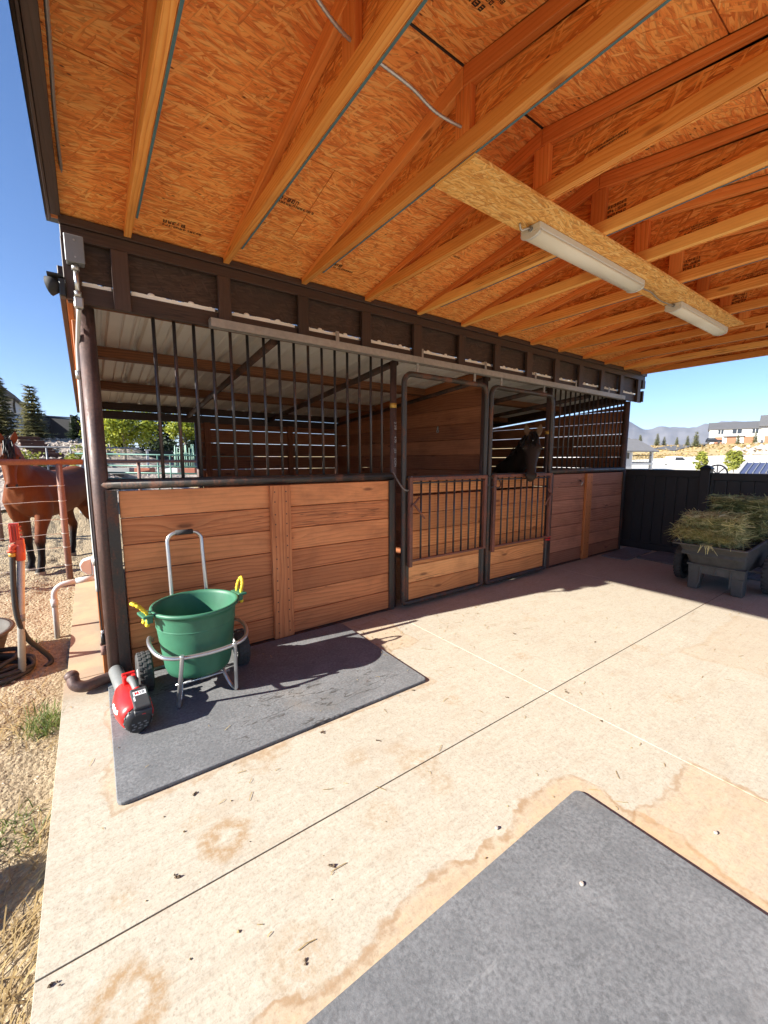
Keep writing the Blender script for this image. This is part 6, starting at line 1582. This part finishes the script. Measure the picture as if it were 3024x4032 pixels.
for k in range(1500):
    w = rn.uniform(66, 124); p = W3(w * rn.uniform(.60, .98), w, 0); z = gz(p.x, p.y); r = rn.uniform(.10, .30) * (w / 90) * (1 if w < 100 else .6)
    for q in range(5):
        d = V((rn.gauss(0, 1), rn.gauss(0, 1), rn.uniform(.2, 1))).normalized(); s = d.cross(V((rn.random(), rn.random(), .3))).normalized() * r * .7
        c = V((p.x, p.y, z - .05)); mb.quad(c - s, c + s, c + d * r * 1.3 + s * .6, c + d * r * 1.3 - s * .6, rn.random())
def brushm():
    t = NT('dry brush'); return t.finish(t.ramp(t.tint(), [(0, (.20, .15, .07)), (.6, (.40, .29, .13)), (1, (.50, .40, .20))]), .95)
tag(mb.build('hill_brush', brushm(), None), kind='stuff')
rn = random.Random(78); mb = MB()
for k in range(90):
    w = rn.uniform(72, 88); s = rn.choice((.86, .90, .94)) + rn.uniform(-.03, .03); p = W3(w * s, w, 0); r = rn.uniform(.3, .9); stone(mb, (p.x, p.y, gz(p.x, p.y) + r * .4), r, rn)
tag(mb.build('hill_boulders', M['rock'], None), kind='stuff')

# ------------------------------------------------------------------ air, light, camera
mh = bpy.data.materials.new('air'); mh.use_nodes = True; tr = mh.node_tree; tr.nodes.clear()
oo = tr.nodes.new('ShaderNodeOutputMaterial'); pv_ = tr.nodes.new('ShaderNodeVolumePrincipled'); pv_.inputs['Color'].default_value = (.62, .76, 1, 1); pv_.inputs['Density'].default_value = HAZE; pv_.inputs['Anisotropy'].default_value = 0.2
tr.links.new(pv_.outputs[0], oo.inputs['Volume'])
mb = MB(); mb.box((-5300, -5300, -60), (5300, 5300, 420)); tag(mb.build('haze', mh, None, loc=(0, 0, 0)), kind='stuff')

TO_SUN = V((-1, .145, .55)).normalized()
el = math.asin(TO_SUN.z)
sl = bpy.data.lights.new('sun', 'SUN'); sl.energy = SUN; sl.angle = rad(.53); sl.color = (1, .95, .86)
so = bpy.data.objects.new('sun', sl); COL.objects.link(so); so.rotation_euler = TO_SUN.to_track_quat('Z', 'Y').to_euler()
wd = bpy.data.worlds.new('World'); sc.world = wd; wd.use_nodes = True; wt = wd.node_tree
bg = wt.nodes['Background']; sk_ = wt.nodes.new('ShaderNodeTexSky'); sk_.sky_type = 'NISHITA'; sk_.sun_disc = False; sk_.sun_elevation = el; sk_.sun_rotation = math.atan2(TO_SUN.x, TO_SUN.y)
sk_.altitude = 1800; sk_.air_density = 1.0; sk_.dust_density = .1; sk_.ozone_density = 3.0
hs_ = wt.nodes.new('ShaderNodeHueSaturation'); hs_.inputs['Saturation'].default_value = 1.15; wt.links.new(sk_.outputs[0], hs_.inputs['Color']); mx_ = wt.nodes.new('ShaderNodeMix'); mx_.data_type = 'RGBA'; mx_.blend_type = 'MULTIPLY'; mx_.inputs[0].default_value = 1; wt.links.new(hs_.outputs[0], mx_.inputs[6]); mx_.inputs[7].default_value = (1, .93, 1, 1); wt.links.new(mx_.outputs[2], bg.inputs[0]); bg.inputs[1].default_value = SKY
cam = bpy.data.cameras.new('camera'); co = bpy.data.objects.new('camera', cam); COL.objects.link(co); sc.camera = co
cam.sensor_fit = 'VERTICAL'; cam.sensor_height = 24; cam.lens = 24 * 887 / 2212; cam.clip_start = .03; cam.clip_end = 20000
pit, yaw = math.atan2(114, 887), math.atan2(642.5, math.hypot(887, 114))
co.location = (0, 0, 1.5); co.rotation_euler = (math.pi / 2 - pit, 0, -yaw)
sc.view_settings.view_transform = 'Standard'; sc.view_settings.look = 'None'; sc.view_settings.exposure = EXPO; sc.view_settings.gamma = 1
sc.render.engine = 'CYCLES'; cy = sc.cycles
cy.use_denoising = True; cy.max_bounces = 10; cy.diffuse_bounces = 7; cy.glossy_bounces = 3; cy.transmission_bounces = 4; cy.transparent_max_bounces = 8; cy.volume_bounces = 0
cy.sample_clamp_indirect = 6; cy.caustics_reflective = False; cy.caustics_refractive = False
try: cy.denoiser = 'OPENIMAGEDENOISE'; cy.denoising_input_passes = 'RGB_ALBEDO_NORMAL'; cy.denoising_prefilter = 'ACCURATE'
except Exception: pass
